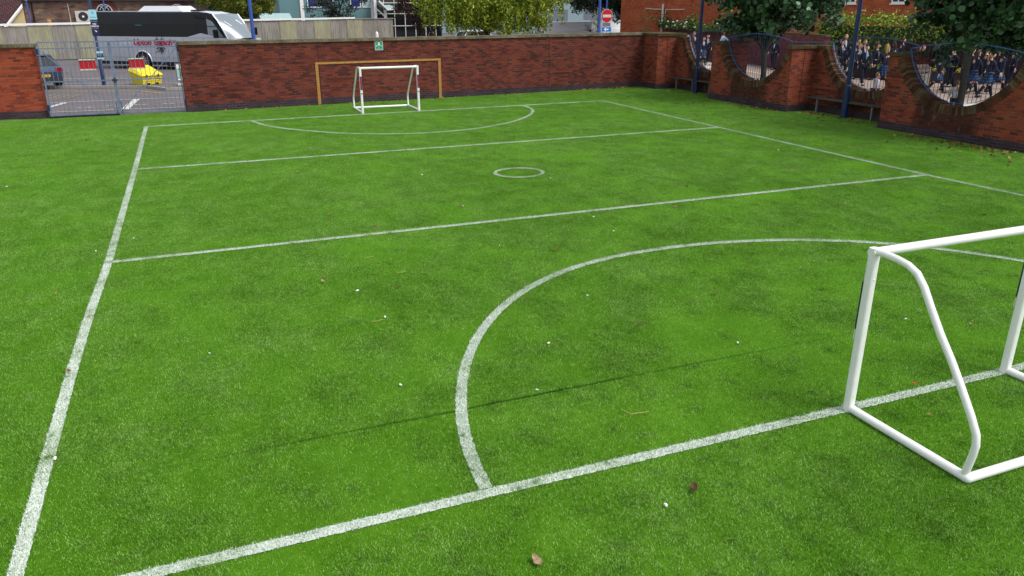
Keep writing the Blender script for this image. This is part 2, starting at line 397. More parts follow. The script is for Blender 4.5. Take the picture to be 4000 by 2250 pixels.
md = ga.modifiers.new('fibres', 'NODES'); md.node_group = ng

def painted(pts, wd, dens=11000):
    """one painted line: white fibres standing along a polyline"""
    pts = np.array(pts, float); seg = np.diff(pts, axis=0); L = np.linalg.norm(seg, axis=1); tot = L.sum()
    n = int(tot*wd*dens); s = rng.uniform(0, tot, n); cum = np.concatenate([[0], np.cumsum(L)]); i = np.clip(np.searchsorted(cum, s)-1, 0, len(L)-1)
    f = (s-cum[i])/L[i]; base = pts[i]+seg[i]*f[:, None]; nn = np.stack([-seg[i][:, 1], seg[i][:, 0]], 1)/L[i][:, None]
    P = base+nn*(rng.uniform(-.5, .5, n)*wd)[:, None]
    V, F = blades(n, P[:, 0], P[:, 1], .0235, .0066, .9, rng); V[:, 2] += .002
    # ragged backing strip under the fibres
    k = int(tot/.02); s2 = np.linspace(0, tot, k); i2 = np.clip(np.searchsorted(cum, s2)-1, 0, len(L)-1)
    b2 = pts[i2]+seg[i2]*((s2-cum[i2])/L[i2])[:, None]; n2 = np.stack([-seg[i2][:, 1], seg[i2][:, 0]], 1)/L[i2][:, None]
    A = b2+n2*(wd*.47+rng.uniform(-.005, .005, k))[:, None]; B = b2-n2*(wd*.47+rng.uniform(-.005, .005, k))[:, None]
    W = np.empty((2*k, 3)); W[0::2, :2] = A; W[1::2, :2] = B; W[:, 2] = .007
    q = np.arange(k-1)*2; F2 = np.concatenate([np.stack([q, q+1, q+3], 1), np.stack([q, q+3, q+2], 1)])
    o = npmesh('painted_line', np.concatenate([V, W]), np.concatenate([F, F2+len(V)]), M['line'])
    return tag(o, kind='structure')
def smooth_pts(p, n=90):
    p = np.array(p, float); t = np.concatenate([[0], np.cumsum(np.linalg.norm(np.diff(p, axis=0), axis=1))]); u = np.linspace(0, t[-1], n)
    q = np.stack([np.interp(u, t, p[:, k]) for k in (0, 1)], 1)
    for _ in range(14): q[1:-1] = (q[:-2]+2*q[1:-1]+q[2:])/4
    return q
painted([(0, -3.5), (0, 0), (-.03, 3.5), (-.02, 5), (.02, 6.94), (.02, 13.85), (-.01, 20.7)], .105)
painted([(15.40, -3), (15.34, 4.4), (15.25, 6.91), (15.33, 14.07), (15.44, 21.25)], .1)
painted([(-.05, -.0), (2.998, -.01), (6.19, -.03), (8.45, -.04), (15.4, -.05)], .105)
painted([(-.03, 6.94), (5, 6.935), (10, 6.92), (15.25, 6.905)], .095)
painted([(-.02, 13.85), (7, 13.96), (15.33, 14.07)], .09)
painted([(-.03, 20.68), (7.5, 20.92), (15.46, 21.24)], .09)
arc = [(3.0, 0.05), (2.99, .35), (3.05, .734), (3.19, 1.238), (3.42, 1.87), (3.79, 2.58), (4.285, 3.24), (4.848, 3.77), (5.515, 4.2), (6.25, 4.49), (7.297, 4.62), (8.284, 4.56), (9.189, 4.34), (10.005, 3.97), (10.564, 3.6), (11.032, 3.14), (11.36, 2.7), (11.68, 2.2), (12.0, 1.5), (12.2, .7), (12.25, .02)]
painted(smooth_pts(arc), .105)
farc = [(2.96, 20.72), (3.167, 19.7), (3.55, 18.9), (4.2, 18.05), (5.0, 17.2), (6.0, 16.6), (7.3, 16.28), (8.777, 16.5), (10.1, 17.25), (11.1, 18.25), (11.8, 19.3), (12.1, 20.1), (12.15, 21.0)]
painted(smooth_pts(farc), .1)
painted([(7.55+.51*math.cos(a), 10.37+.47*math.sin(a)) for a in np.linspace(0, 2*math.pi, 60)], .075)

# ------------------------------------------------------------------ brick walls
def wall_mesh(a, b, z0, z1, th):            # a->b, thickness to the left
    return MB().obox(a, b, th, z0, z1)
WA = np.array([1.15, 23.76]); WB = np.array([19.55, 25.44]); wd = unit(WB-WA); wn = np.array([-wd[1], wd[0]])
def on_back(s, off=0.0): return WA+wd*s+wn*off      # s metres from the gate, off behind the face
LB = float(np.linalg.norm(WB-WA))
bw = empty('brick_wall', (WA[0], WA[1], 0), 0, 'long dark red brick wall across the far end with the yellow brick goal frame', 'brick wall')
wall_mesh(on_back(0), on_back(LB), .24, 2.14, .34).build('wall', M['brick_back'], bw, world=True)
wall_mesh(on_back(-.012, -.022), on_back(LB, -.022), -.05, .24, .38).build('plinth', M['plinth'], bw, world=True)
cb = MB(); q = 0; rr = random.Random(5)
while q < LB-.02:
    e = min(q+.9+rr.uniform(-.01, .01), LB+.03); dz = rr.uniform(-.006, .006)
    cb.obox(on_back(q-.03 if q == 0 else q+.004, -.045), on_back(e, -.045), .43, 2.14+.002, 2.245+dz); q = e
cb.build('coping', M['coping'], bw, world=True)
jb = MB()
for s_ in (4.505, 9.115, 13.87): jb.obox(on_back(s_-.009, -.003), on_back(s_+.009, -.003), .01, .24, 2.14)
jb.build('movement_joint', M['groove'], bw, world=True)
yb = MB(); x0, x1 = 4.36, 9.13
def ybrick(s0, s1, z0, z1): yb.obox(on_back(s0+.004, -.024), on_back(s1-.004, -.024), .028, z0+.004, z1-.004)
n_ = 18
for k in range(n_): ybrick(x0+(x1-x0)*k/n_, x0+(x1-x0)*(k+1)/n_, 1.385, 1.465)
for k in range(18):
    z0 = .01+k*.0763
    ybrick(x0, x0+.115, z0, z0+.0763); ybrick(x1-.115, x1, z0, z0+.0763)
yb.build('goal_frame_bricks', M['yellow_brick'], bw, world=True)
gb = MB(); gb.obox(on_back(x0-.004, -.010), on_back(x1+.004, -.010), .013, 1.381, 1.469)
gb.obox(on_back(x0-.004, -.010), on_back(x0+.119, -.010), .013, 0, 1.38); gb.obox(on_back(x1-.119, -.010), on_back(x1+.004, -.010), .013, 0, 1.38)
gb.build('frame_mortar', M['groove'], bw, world=True)

lw = empty('brick_wall', (-2.97, 23.97, 0), 0, 'short stretch of lighter red brick wall left of the gates', 'brick wall')
M['brick_left'] = brick('brick_left', [(.0, C('#a84c30')), (.45, C('#9c452c')), (.65, C('#823828')), (.85, C('#582c25'))], C('#80584a'), mo=.009, amt=.35)
wall_mesh((-16, 24.25), (-2.97, 23.97), .24, 2.14, .34).build('wall', M['brick_left'], lw, world=True)
wall_mesh((-16, 24.228), (-2.955, 23.948), -.05, .24, .38).build('plinth', M['plinth'], lw, world=True)
cb = MB(); q = -2.93
while q > -15: cb.obox((q-.9, 23.925-(q-.9+2.97)*.0215), (q-.004, 23.925-(q+2.97)*.0215), .43, 2.142, 2.245+rr.uniform(-.006, .006)); q -= .9
cb.build('coping', M['coping'], lw, world=True)

# side wall: proud panels and recessed bays, each with a round opening
rw = empty('brick_wall', (19.5, 25.4, 0), 0, 'side brick wall with proud and recessed bays and scooped round openings', 'brick wall')
XP, XR, TH = 19.5, 20.5, .38
def arc_panel(x, y0, y1, yc, zc, Ro, ztop=1.99):
    """panel along y with a circular scoop; returns the solid"""
    b = MB(); ys = [y0]; hw = math.sqrt(max(0, Ro*Ro-(zc-ztop)**2))
    ys += list(np.linspace(yc-hw, yc+hw, 41)); ys.append(y1); ys = sorted(set(max(y0, min(y1, v)) for v in ys))
    def top(y):
        d = abs(y-yc)
        return ztop if d >= hw-1e-6 else zc-math.sqrt(Ro*Ro-d*d)
    for a, c in zip(ys[:-1], ys[1:]):
        if c-a < 1e-5: continue
        ta, tc = top(a), top(c); zb = .22
        b.add([(x,a,zb),(x+TH,a,zb),(x+TH,c,zb),(x,c,zb),(x,a,ta),(x+TH,a,ta),(x+TH,c,tc),(x,c,tc)],
              [(0,4,7,3),(4,5,6,7),(1,2,6,5)]+([(0,1,5,4)] if a == ys[0] else [])+([(3,7,6,2)] if c == ys[-1] else []))
    return b, hw
def arch_ring(x, yc, zc, Ro, ztop, rnd):
    b = MB(); a0 = math.asin(min(1, (zc-ztop-.0)/Ro)); n = int((math.pi-2*a0)*Ro/.078)
    for k in range(n):
        t0 = math.pi+a0+(math.pi-2*a0)*k/n+.004; t1 = math.pi+a0+(math.pi-2*a0)*(k+1)/n-.004
        ri = Ro-.012-rnd.uniform(0, .012); ro = Ro+.20+rnd.uniform(-.004, .004); pr = rnd.uniform(.004, .014)
        vs = []
        for xx in (x-pr, x+TH+pr):
            for t, r_ in ((t0, ri), (t0, ro), (t1, ro), (t1, ri)):
                vs.append((xx, yc+r_*math.cos(t), min(zc+r_*math.sin(t), ztop+.001)))
        b.add(vs, [(0,1,2,3),(7,6,5,4),(0,4,5,1),(1,5,6,2),(2,6,7,3),(3,7,4,0)])
    return b
def coping_y(x, ya, yb_, zt=1.99):
    b = MB(); n = max(1, round((yb_-ya)/.75))
    for k in range(n):
        b.box(x-.05, x+TH+.05, ya+(yb_-ya)*k/n+.003, ya+(yb_-ya)*(k+1)/n-.003, zt+.002, zt+.1+rr.uniform(-.006, .006))
    return b
bays = []
YB = [3.6, 7.85, 12.25, 16.12, 20.36, 24.2]
R_O, Z_C = 1.85, 2.70
for i in range(5):
    y0, y1 = YB[i], YB[i+1]; proud = i % 2 == 1
    x = XP if proud else XR
    yc = [5.7, 10.05, 13.95, 18.05, 21.95][i]
    zc = Z_C-.02 if proud else Z_C-.05
    if not proud: y0 -= .0; y1 += .0
    e0 = y0 if proud else y0-.0; e1 = y1
    b, hw = arc_panel(x, e0, e1, yc, zc, R_O)
    b.build('wall', M['brick_right'], rw, world=True)
    MB().box(x-.02, x+TH+.02, e0-(.02 if proud else 0), e1+(.02 if proud else 0), -.05, .22).build('plinth', M['plinth'], rw, world=True)
    arch_ring(x, yc, zc, R_O, 1.985, rr).build('arch_ring', M['arch'], rw, world=True)
    coping_y(x, e0-(.04 if proud else -.05), yc-hw).build('coping', M['coping_moss'], rw, world=True)
    coping_y(x, yc+hw, e1+(.04 if proud else -.05)).build('coping', M['coping_moss'], rw, world=True)
    bays.append((x, y0, y1, yc, zc, hw))
# return walls between proud and recessed lines (thickness TH)
for yr, s_ in ((7.85, 1), (12.25, -1), (16.12, 1), (20.36, -1)):
    ya, yb_ = (yr, yr+.3) if s_ > 0 else (yr-.3, yr)
    MB().box(XP+TH, XR+TH, ya+.001, yb_-.001, .22, 1.988).build('wall', M['brick_right'], rw, world=True)
    MB().box(XP+TH+.02, XR-.02, ya-.02, yb_+.02, -.05, .219).build('plinth', M['plinth'], rw, world=True)
    MB().box(XP+TH+.052, XR+TH+.05, ya-.05, yb_+.05, 1.994, 2.086).build('coping', M['coping_moss'], rw, world=True)
# corner pier at the far end
MB().box(XP+.05, XR+TH, 24.2, 25.75, .22, 2.13).build('wall', M['brick_right'], rw, world=True)
MB().box(XP+.03, XR+TH+.02, 24.18, 25.42, -.05, .219).build('plinth', M['plinth'], rw, world=True)
MB().box(XP+.005, XR+TH+.04, 24.155, 25.8, 2.132, 2.235).build('coping', M['coping_moss'], rw, world=True)
jb = MB()
for yr in (16.12, 24.2): jb.box(20.0, 20.018, yr-.004, yr+.01, .22, 1.99)
jb.box(XP+.046, XP+.06, 25.36, 25.38, .22, 2.1)
jb.build('movement_joint', M['groove'], rw, world=True)

# railings in the openings
def railing(x, yc, zc, hw, label, link0=None, link1=None):
    t = empty('railing', (x+.2, yc, 0), 0, label, 'railing', 'arched railings in the round wall openings')
    ri = R_O-.085; zt = 2.20; a0 = math.asin(min(.99, (zc-zt)/ri)); h2 = ri*math.cos(a0)
    pts = [(0, ri*math.cos(a), zc+ri*math.sin(a)) for a in np.linspace(math.pi+a0, 2*math.pi-a0, 40)]
    b = MB()
    for p_, q_ in zip(pts[:-1], pts[1:]):     # flat bar 45 mm wide, 10 mm thick
        p_ = np.array(p_); q_ = np.array(q_); d = unit(q_-p_); n = np.array([0, -d[2], d[1]])*.005; wv = np.array([.024, 0, 0])
        b.add([p_-wv-n, p_+wv-n, q_+wv-n, q_-wv-n, p_-wv+n, p_+wv+n, q_+wv+n, q_-wv+n], [(0,3,2,1),(4,5,6,7),(0,1,5,4),(1,2,6,5),(2,3,7,6),(3,0,4,7)])
    b.build('curved_rail', M['rail'], t)
    top = lambda y: zt+.20*(1-(y/h2)**2)
    tp = [(0, y, top(y)) for y in np.linspace(-h2, h2, 21)]
    if link0 is not None: tp = [(0, -h2-link0, zt)]+tp
    if link1 is not None: tp = tp+[(0, h2+link1, zt)]
    MB().tube(tp, .016, 4).build('top_rail', M['rail'], t)
    n = 29
    for k in range(1, n):
        y = -h2+2*h2*k/n; zb = zc-math.sqrt(ri*ri-y*y)
        MB().tube([(0, y, zb), (0, y, top(y)+.05)], .0075, 5).build('bar', M['navy'], t)
    for y in (-.13, .13): MB().box(-.02, .02, y-.03, y+.03, zc-R_O, zc-ri).build('foot', M['navy'], t)
for (x, y0, y1, yc, zc, hw), lb in zip(bays, ['blue railing in the opening just beyond the right frame edge', 'blue arched railing in the biggest nearest round opening, small tree trunk behind it',
        'blue arched railing in the recessed opening above the bench with children in white shirts', 'blue arched railing in the second opening from the far corner, tree trunk behind it',
        'pale blue arched railing in the opening nearest the far corner']):
    railing(x, yc, zc, hw, lb)

def link(i):                                 # straight rail joining two neighbouring panels over the wall
    xa, _, _, ya, za, ha = bays[i]; xb, _, _, yb2, zb2, hb = bays[i+1]; h2 = math.sqrt((R_O-.085)**2-.48**2)
    p0 = np.array([xa+.2, ya+h2, 2.2]); p1 = np.array([xb+.2, yb2-h2, 2.2]); t = empty('railing', (p0[0], p0[1], 0), 0, ['straight blue rail over the near frame edge pier', 'straight blue rail joining the nearest opening to the next one', 'straight blue rail over the pier between the two middle openings', 'straight blue rail joining the two openings nearest the far corner'][i], 'railing')
    MB().tube([p0, p1], .016, 4).build('rail', M['rail'], t, world=True)
    n = int(np.linalg.norm(p1-p0)/.12)
    for k in range(1, n): q = p0+(p1-p0)*k/n; MB().tube([q-(0, 0, .09), q+(0, 0, .05)], .0075, 5).build('spike', M['navy'], t, world=True)
for i in range(4): link(i)
# benches in the two recessed bays
for yA, yB_, lb in ((12.3, 15.98, 'weathered slatted bench along the recessed wall behind the nearer lamp post'), (20.42, 24.1, 'weathered slatted bench in the far recess behind the farther lamp post')):
    t = empty('bench', (20.25, (yA+yB_)/2, 0), 0, lb, 'bench', 'benches along the side wall')
    for k in range(2): MB().box(20.13+.175*k, 20.13+.175*k+.16, yA, yB_, .455, .495).build('slat', M['wood_grey'], t, world=True)
    for f_ in (.14, .45, .76):
        y = yB_-(yB_-yA)*f_; MB().box(20.15, 20.2, y-.025, y+.025, 0, .452).build('leg', M['zinc'], t, world=True)
        MB().box(20.2, 20.48, y-.02, y+.02, .41, .452).build('bracket', M['zinc'], t, world=True)

# ------------------------------------------------------------------ goals
def goal(name, x0, x1, y, depth, h, fl, label, stick):
    t = empty(name, ((x0+x1)/2, y, 0), 0, label, 'football goal', 'small white plastic five-a-side goals')
    W = (x1-x0)/2; r = .038
    def post(x):
        b = MB(); n = 16
        ring = [(x+r*1.02*math.copysign(abs(math.cos(a))**.6, math.cos(a)), r*1.02*math.copysign(abs(math.sin(a))**.6, math.sin(a))) for a in [2*math.pi*(k+.5)/n for k in range(n)]]
        b.prism(ring, .0, h-.001); return b
    for sx in (-1, 1):
        post(sx*W).build('post', M['white_plastic'], t, smooth=True)
        MB().tube([(sx*W, 0, .036), (sx*W, fl*depth, .036), (sx*W, fl*(depth+.022), .036), (sx*W, fl*(depth+.034), .036)], [.036, .036, .029, .012], 14).build('side_bar', M['white_plastic'], t, smooth=True)
        prof = [(0.0, h-.03), (.10, h-.022), (.22, h-.028), (.33, h-.045), (.42, h-.085), (.50, h-.17), (.58, h-.29), (.70, h-.46), (.83, h-.62), (.96, h-.80), (1.07, h-.96), (1.14, h-1.08), (1.155, h-1.16), (1.15, h-1.24), (1.12, .04)]
        sc = depth/1.15
        MB().tube([(sx*W, fl*p*sc, z) for p, z in prof], .028, 12).build('stay', M['white_plastic'], t, smooth=True)
        for zz in (h-.13, .09):
            MB().tube([(sx*W, 0, zz), (sx*W, 0, zz+.004)], .0405, 16).build('joint_collar', M['white_plastic'], t)
        bb = MB()
        for zz in (.16, h-.26): bb.ell((sx*W, fl*.038, zz), (.007, .007, .007), 8, 5)
        bb.build('screw', M['white_plastic'], t, smooth=True)
        # sponsor sleeve on the front of the post
        s = stick; zc0, zc1 = h-.71, h-.29
        ww = .030
        b2 = MB().box(sx*W-ww, sx*W+ww, min(-fl*.0465, -fl*.0395), max(-fl*.0465, -fl*.0395), zc0, zc1)
        lab = b2.build('sticker', M['navy_sign'], t)
        if s == 'pink':
            for k in range(9):
                z = zc0+.03+k*.042; pb = MB()
                pb.box(sx*W-.022, sx*W+.022-(k % 3)*.008, -.0495, -.0468, z, z+.030); pb.box(sx*W-.018, sx*W+.004, -.0505, -.0496, z+.008, z+.018)
                pb.build('letter_block', M['pink'] if k % 2 else M['red_sign'], lab)
            MB().box(sx*W-.034, sx*W+.034, -.0498, -.040, zc0-.11, zc0-.01).build('badge', M['white'], t)
            MB().box(sx*W-.030, sx*W+.030, -.0485, -.039, zc0-.13, zc0-.11).build('badge_rim', M['dark_metal'], t)
        else:
            MB().box(sx*W-.034, sx*W+.034, min(-fl*.043, -fl*.039), max(-fl*.043, -fl*.039), zc0-.10, zc0-.012).build('badge', M['white'], t)
    MB().tube([(-W-.038, 0, h-.038), (W+.038, 0, h-.038)], .038, 14).build('crossbar', M['white_plastic'], t, smooth=True)
    MB().tube([(-W-.034, fl*depth, .036), (-W-.022, fl*depth, .036), (-W, fl*depth, .036), (W, fl*depth, .036), (W+.022, fl*depth, .036), (W+.034, fl*depth, .036)], [.012, .029, .036, .036, .029, .012], 14).build('back_bar', M['white_plastic'], t, smooth=True)
M['pink'] = plain('pink_print', '#e0357e', .5)
goal('goal', 6.46, 8.36, 21.08, 1.42, 1.475, 1, 'small white goal standing in front of the far brick wall, pink stickers on its posts', 'pink')
goal('goal', 6.30, 8.235, -.06, 1.15, 1.475, -1, 'large near white goal cut off by the right edge of the picture', 'navy')

# ------------------------------------------------------------------ gates
def gate(xa, xb, hinge_left, label):
    t = empty('metal_gate', ((xa+xb)/2, 23.87, 0), 0, label, 'gate', 'pale blue metal gates')
    W = (xb-xa)/2; r = .018
    zs = dict(bottom_rail=.075, middle_rail=1.105, upper_rail=2.10, top_rail=2.285)
    for nm, z in zs.items(): MB().box(-W, W, -.018, .018, z-.018, z+.018).build('rail', M['gate'], t)
    for x in (-W, W): MB().box(x-.022, x+.022, -.022, .022, .05, 2.30).build('stile', M['gate'], t)
    n = int(round(2*W/.133))
    for k in range(1, n):
        x = -W+2*W*k/n; MB().tube([(x, 0, .075), (x, 0, 2.285)], .0078, 5).build('bar', M['gate'], t)
    sg = 1 if hinge_left else -1
    MB().tube([(-sg*W, -.02, 2.08), (sg*W, -.02, .1)], .017, 4).build('brace', M['gate'], t)
    cx = (-1.575 if hinge_left else -.157)-(xa+xb)/2
    pn = MB().box(cx-.232, cx+.232, .022, .03, 1.43, 1.76).build('sign_panel', M['red_sign'], t)
    for z in (1.445, 1.745): MB().box(cx-.225, cx+.225, -.0, .0215, z-.018, z+.018).build('sign_rail', M['offwhite'], pn)
    for z in (.32, 2.02):
        hx = -sg*(W+.05); MB().box(hx-.04, hx+.04, -.03, .03, z-.09, z+.09).build('hinge', M['navy'], t)
    bx = sg*(W-.05); MB().tube([(bx, -.035, .0), (bx, -.035, .42), (bx+.05*sg, -.035, .42)], .009, 6).build('drop_bolt', M['navy'], t)
gate(-2.84, -.905, True, 'left leaf of the pale blue gates, red panel hung on its bars')
gate(-.85, 1.09, False, 'right leaf of the pale blue gates, red panel above the yellow grit bin')
tag(MB().box(-2.9, -.9, 23.78, 23.96, -.02, .05).build('threshold', M['black']), 'black rubber threshold strip under the left gate leaf', 'threshold')
lt = MB().box(-.96, -.80, 23.80, 23.84, 1.08, 1.13); lt.box(-.90, -.86, 23.79, 23.85, 1.04, 1.17)
tag(lt.build('gate_latch', M['dark_metal']), 'dark latch and padlock where the two gate leaves meet', 'latch')

# assembly point sign on the wall
def plate(t, name, w_, h_, z, mat, th=.004, y=0.0, x=0): return MB().box(x-w_/2, x+w_/2, y-th, y, z-h_/2, z+h_/2).build(name, mat, t)
c0 = on_back(6.74, -.008)
t = empty('wall_sign', (c0[0], c0[1], 2.0), math.atan2(wd[1], wd[0]), 'green assembly point sign with white arrows and people on the far wall', 'sign')
pl = plate(t, 'panel', .30, .37, 0, M['white'], .003); gp = plate(t, 'green_face', .27, .34, 0, M['green_sign'], .002, -.004)
def arrow(b, cx, cz, ang, s, y):
    pts = [(-1, -.22), (.1, -.22), (.1, -.75), (1, 0), (.1, .75), (.1, .22), (-1, .22)]
    ca, sa = math.cos(ang), math.sin(ang)
    vs = [(cx+s*(x*ca-z*sa), y, cz+s*(x*sa+z*ca)) for x, z in pts]; k = len(vs)
    vs += [(x, y+.001, z) for x, _, z in vs]
    b.add(vs, [tuple(range(k)), tuple(range(2*k-1, k-1, -1))]+[(i, i+k, (i+1) % k+k, (i+1) % k) for i in range(k)])
b = MB()
for cx, cz in ((-.085, .115), (.085, .115), (-.085, -.035), (.085, -.035)): arrow(b, cx, cz, math.atan2(.04-cz, -cx), .034, -.0085)
for cx in (-.022, .0, .022):
    hh = .01 if cx == 0 else 0
    b.box(cx-.015, cx+.015, -.0085, -.007, -.03, .065+hh); b.ell((cx, -.0075, .082+hh), (.012, .001, .012), 10, 6)
b.build('symbol', M['white'], t)
text_mesh('lettering', 'Fire', .035, M['white'], t, Matrix.Translation((0, -.0075, -.098)) @ RX90)
text_mesh('lettering', 'assembly point', .034, M['white'], t, Matrix.Translation((0, -.0075, -.137)) @ RX90)

# ------------------------------------------------------------------ posts and signs
def lamp_post(x, y, label, h=6.0, r0=.105, r1=.072, zb=.98, mat='navy', arm=True, grp='blue lamp posts'):
    t = empty('lamp_post', (x, y, 0), 0, label, 'lamp post', grp)
    MB().tube([(0, 0, 0), (0, 0, zb), (0, 0, zb+.03), (0, 0, zb+.05)], [r0, r0, r1+.004, r1], 18).build('base', M[mat], t, smooth=True)
    MB().tube([(0, 0, zb+.04), (0, 0, h)], [r1, r1*.8], 16).build('pole', M[mat], t, smooth=True)
    MB().box(-.05, .05, -r0-.004, -r0+.03, .35, .65).build('door', M[mat], t)
    hd = MB().tube([(0, 0, h-.02), (0, 0, h+.05), (0, 0, h+.3), (0, 0, h+.34)], [r1*.85, .12, .22, .05], 14).build('lantern', M['offwhite'], t, smooth=True)
    return t
lamp_post(20.15, 14.23, 'navy lamp post on the turf in front of the nearer bench')
lamp_post(20.2, 22.24, 'navy lamp post on the turf in front of the far corner bench')
lamp_post(3.75, 27.0, 'blue lamp post rising behind the far wall beside the coach nose', mat='blue')
lamp_post(20.58, 31.32, 'tall blue lamp post behind the far wall beside the no entry sign', mat='blue')
lamp_post(-4.0, 64.5, 'thin distant blue lamp post before the stone building above the coach rear', h=4.6, r0=.07, r1=.055, mat='blue')
lamp_post(-8.8, 62.6, 'thin distant blue lamp post with white lamp against the stone building', h=3.75, r0=.07, r1=.06, mat='blue')
lamp_post(5.9, 66.6, 'thin distant blue lamp post in front of the yellow green tree', h=4.6, r0=.07, r1=.055, mat='blue')

t = empty('sign_post', (-2.2, 34.66, 0), 0, 'blue post behind the gate carrying the no parking board', 'sign post')
MB().tube([(0, 0, 0), (0, 0, 1.15), (0, 0, 1.2), (0, 0, 6)], [.085, .085, .055, .05], 14).build('pole', M['navy'], t, smooth=True)
def sboard(z0, z1, w_, mat, nm='board', x=.05, y=-.09): return MB().box(x-w_/2, x+w_/2, y-.006, y, z0, z1).build(nm, M[mat], t)
sboard(2.803, 3.2, .29, 'sky_sign', 'crest_board'); nb_ = sboard(2.16, 2.80, .29, 'navy_sign', 'no_parking_board')
b = MB()   # crest outline
ring = [(.05+.035*math.cos(a), 3.07+.05*math.sin(a)) for a in np.linspace(0, 2*math.pi, 15)]
b.tube([(p[0], -.098, p[1]) for p in ring], .004, 4, caps=False); b.tube([(.03, -.098, 3.05), (.06, -.098, 3.07), (.04, -.098, 3.10)], .005, 4)
b.build('crest', M['navy_sign'], t)
tm = lambda s, sz, z, mt, x=.05, y=-.0985, bold=.0: text_mesh('lettering', s, sz, M[mt], t, Matrix.Translation((x, y, z)) @ RX90, bold=bold)
tm('Wellington', .055, 2.90, 'navy_sign'); tm('Pupil Drop Off Zone', .032, 2.735, 'white'); tm('NO', .085, 2.62, 'white', bold=.003); tm('PARKING', .072, 2.53, 'white', bold=.003); tm('at any time in bays', .032, 2.455, 'white')
b = MB(); arrow(b, .06, 2.33, R(-42), .055, -.0985); b.build('arrow', M['white'], t)
sboard(1.415, 1.50, .25, 'sky_sign', 'small_board'); sboard(1.24, 1.413, .25, 'navy_sign', 'small_board'); sboard(1.17, 1.238, .25, 'sky_sign', 'small_board')
tm('Pupil Drop', .045, 1.375, 'white'); tm('Off Zone', .045, 1.31, 'white')

# no entry post
t = empty('no_entry_sign', (25.72, 40, 0), R(0), 'round red no entry sign above a blue one way sign on a blue post', 'traffic sign')
MB().tube([(0, 0, 0), (0, 0, 5)], .045, 12).build('pole', M['blue'], t, smooth=True)
def disc(b, r, y0, y1, z, n=36):
    q = [(r*math.cos(2*math.pi*k/n), r*math.sin(2*math.pi*k/n)) for k in range(n)]
    vs = [(a, y0, z+c) for a, c in q]+[(a, y1, z+c) for a, c in q]
    b.add(vs, [tuple(range(n)), tuple(range(2*n-1, n-1, -1))]+[(i, i+n, (i+1) % n+n, (i+1) % n) for i in range(n)]); return b
disc(MB(), .40, -.075, -.06, 2.745).build('rim', M['offwhite'], t); dd = disc(MB(), .375, -.082, -.0755, 2.745).build('red_disc', M['red_sign'], t)
MB().box(-.30, .30, -.088, -.0825, 2.655, 2.815).build('white_bar', M['offwhite'], dd)
MB().box(-.27, .27, -.07, -.06, 2.12, 2.33).build('back_plate', M['zinc'], t)
MB().box(-.34, .34, -.075, -.06, 1.70, 2.10).build('one_way_rim', M['white'], t)
ow = MB().box(-.325, .325, -.082, -.0755, 1.715, 2.085).build('one_way_board', M['blue_sign'], t)
b = MB(); arrow(b, -.02, 1.955, math.pi, .17, -.0845); b.build('arrow', M['white'], ow)
text_mesh('lettering', 'ONE WAY', .12, M['white'], ow, Matrix.Translation((0, -.083, 1.775)) @ RX90, bold=.004)

# ------------------------------------------------------------------ things in the car park
t = empty('grit_bin', (-.50, 35.35, 0), R(38), 'yellow plastic grit bin with sloping lid behind the right gate leaf', 'grit bin')
b = MB(); b.add([(-.47,-.38,0),(.47,-.38,0),(.47,.38,0),(-.47,.38,0),(-.52,-.42,.40),(.52,-.42,.40),(.52,.42,.62),(-.52,.42,.62)], [(0,3,2,1),(4,5,6,7),(0,1,5,4),(1,2,6,5),(2,3,7,6),(3,0,4,7)])
b.build('body', M['yellow'], t)
b = MB(); b.add([(-.56,-.47,.39),(.56,-.47,.39),(.56,.45,.62),(-.56,.45,.62),(-.50,-.36,.50),(.50,-.36,.50),(.46,.38,.80),(-.46,.38,.80)], [(0,3,2,1),(4,5,6,7),(0,1,5,4),(1,2,6,5),(2,3,7,6),(3,0,4,7)])
ld = b.build('lid', M['yellow'], t)
for x in (-.3, .3): MB().box(x-.035, x+.035, -.485, -.45, .33, .44).build('latch', M['dark_metal'], ld)
for x in (-.22, .22): MB().box(x-.09, x+.09, -.40, -.372, .0, .07).build('fork_slot', M['black'], t)
MB().box(-.40, .40, -.412, -.39, .16, .19).build('panel_rib', M['yellow'], t)
t = empty('pavement_sign', (1.12, 34.1, 0), R(4), 'green and white pavement sign on a pale base beside the far wall end', 'pavement sign')
MB().box(-.34, .34, -.2, .2, 0, .09).build('base', M['offwhite'], t)
MB().box(-.31, .31, -.02, .02, .16, .95).build('frame', M['zinc'], t); MB().box(-.28, .28, -.03, -.022, .22, .90).build('poster', M['white'], t)
pf = MB().box(-.27, .27, -.034, -.031, .36, .74).build('green_panel', M['green_pale'] if 'green_pale' in M else plain('pale_green', '#9fd2ba', .6), t)
for k, s in enumerate(('RECEPTION', 'OPEN', 'VISITORS', 'WELCOME')):
    text_mesh('lettering', s, .085, M['navy_sign'], pf, Matrix.Translation((0, -.0355, .68-.085*k)) @ RX90)
for x in (-.2, .2): MB().tube([(x, 0, .05), (x, 0, .2)], .015, 8).build('spring', M['dark_metal'], t)

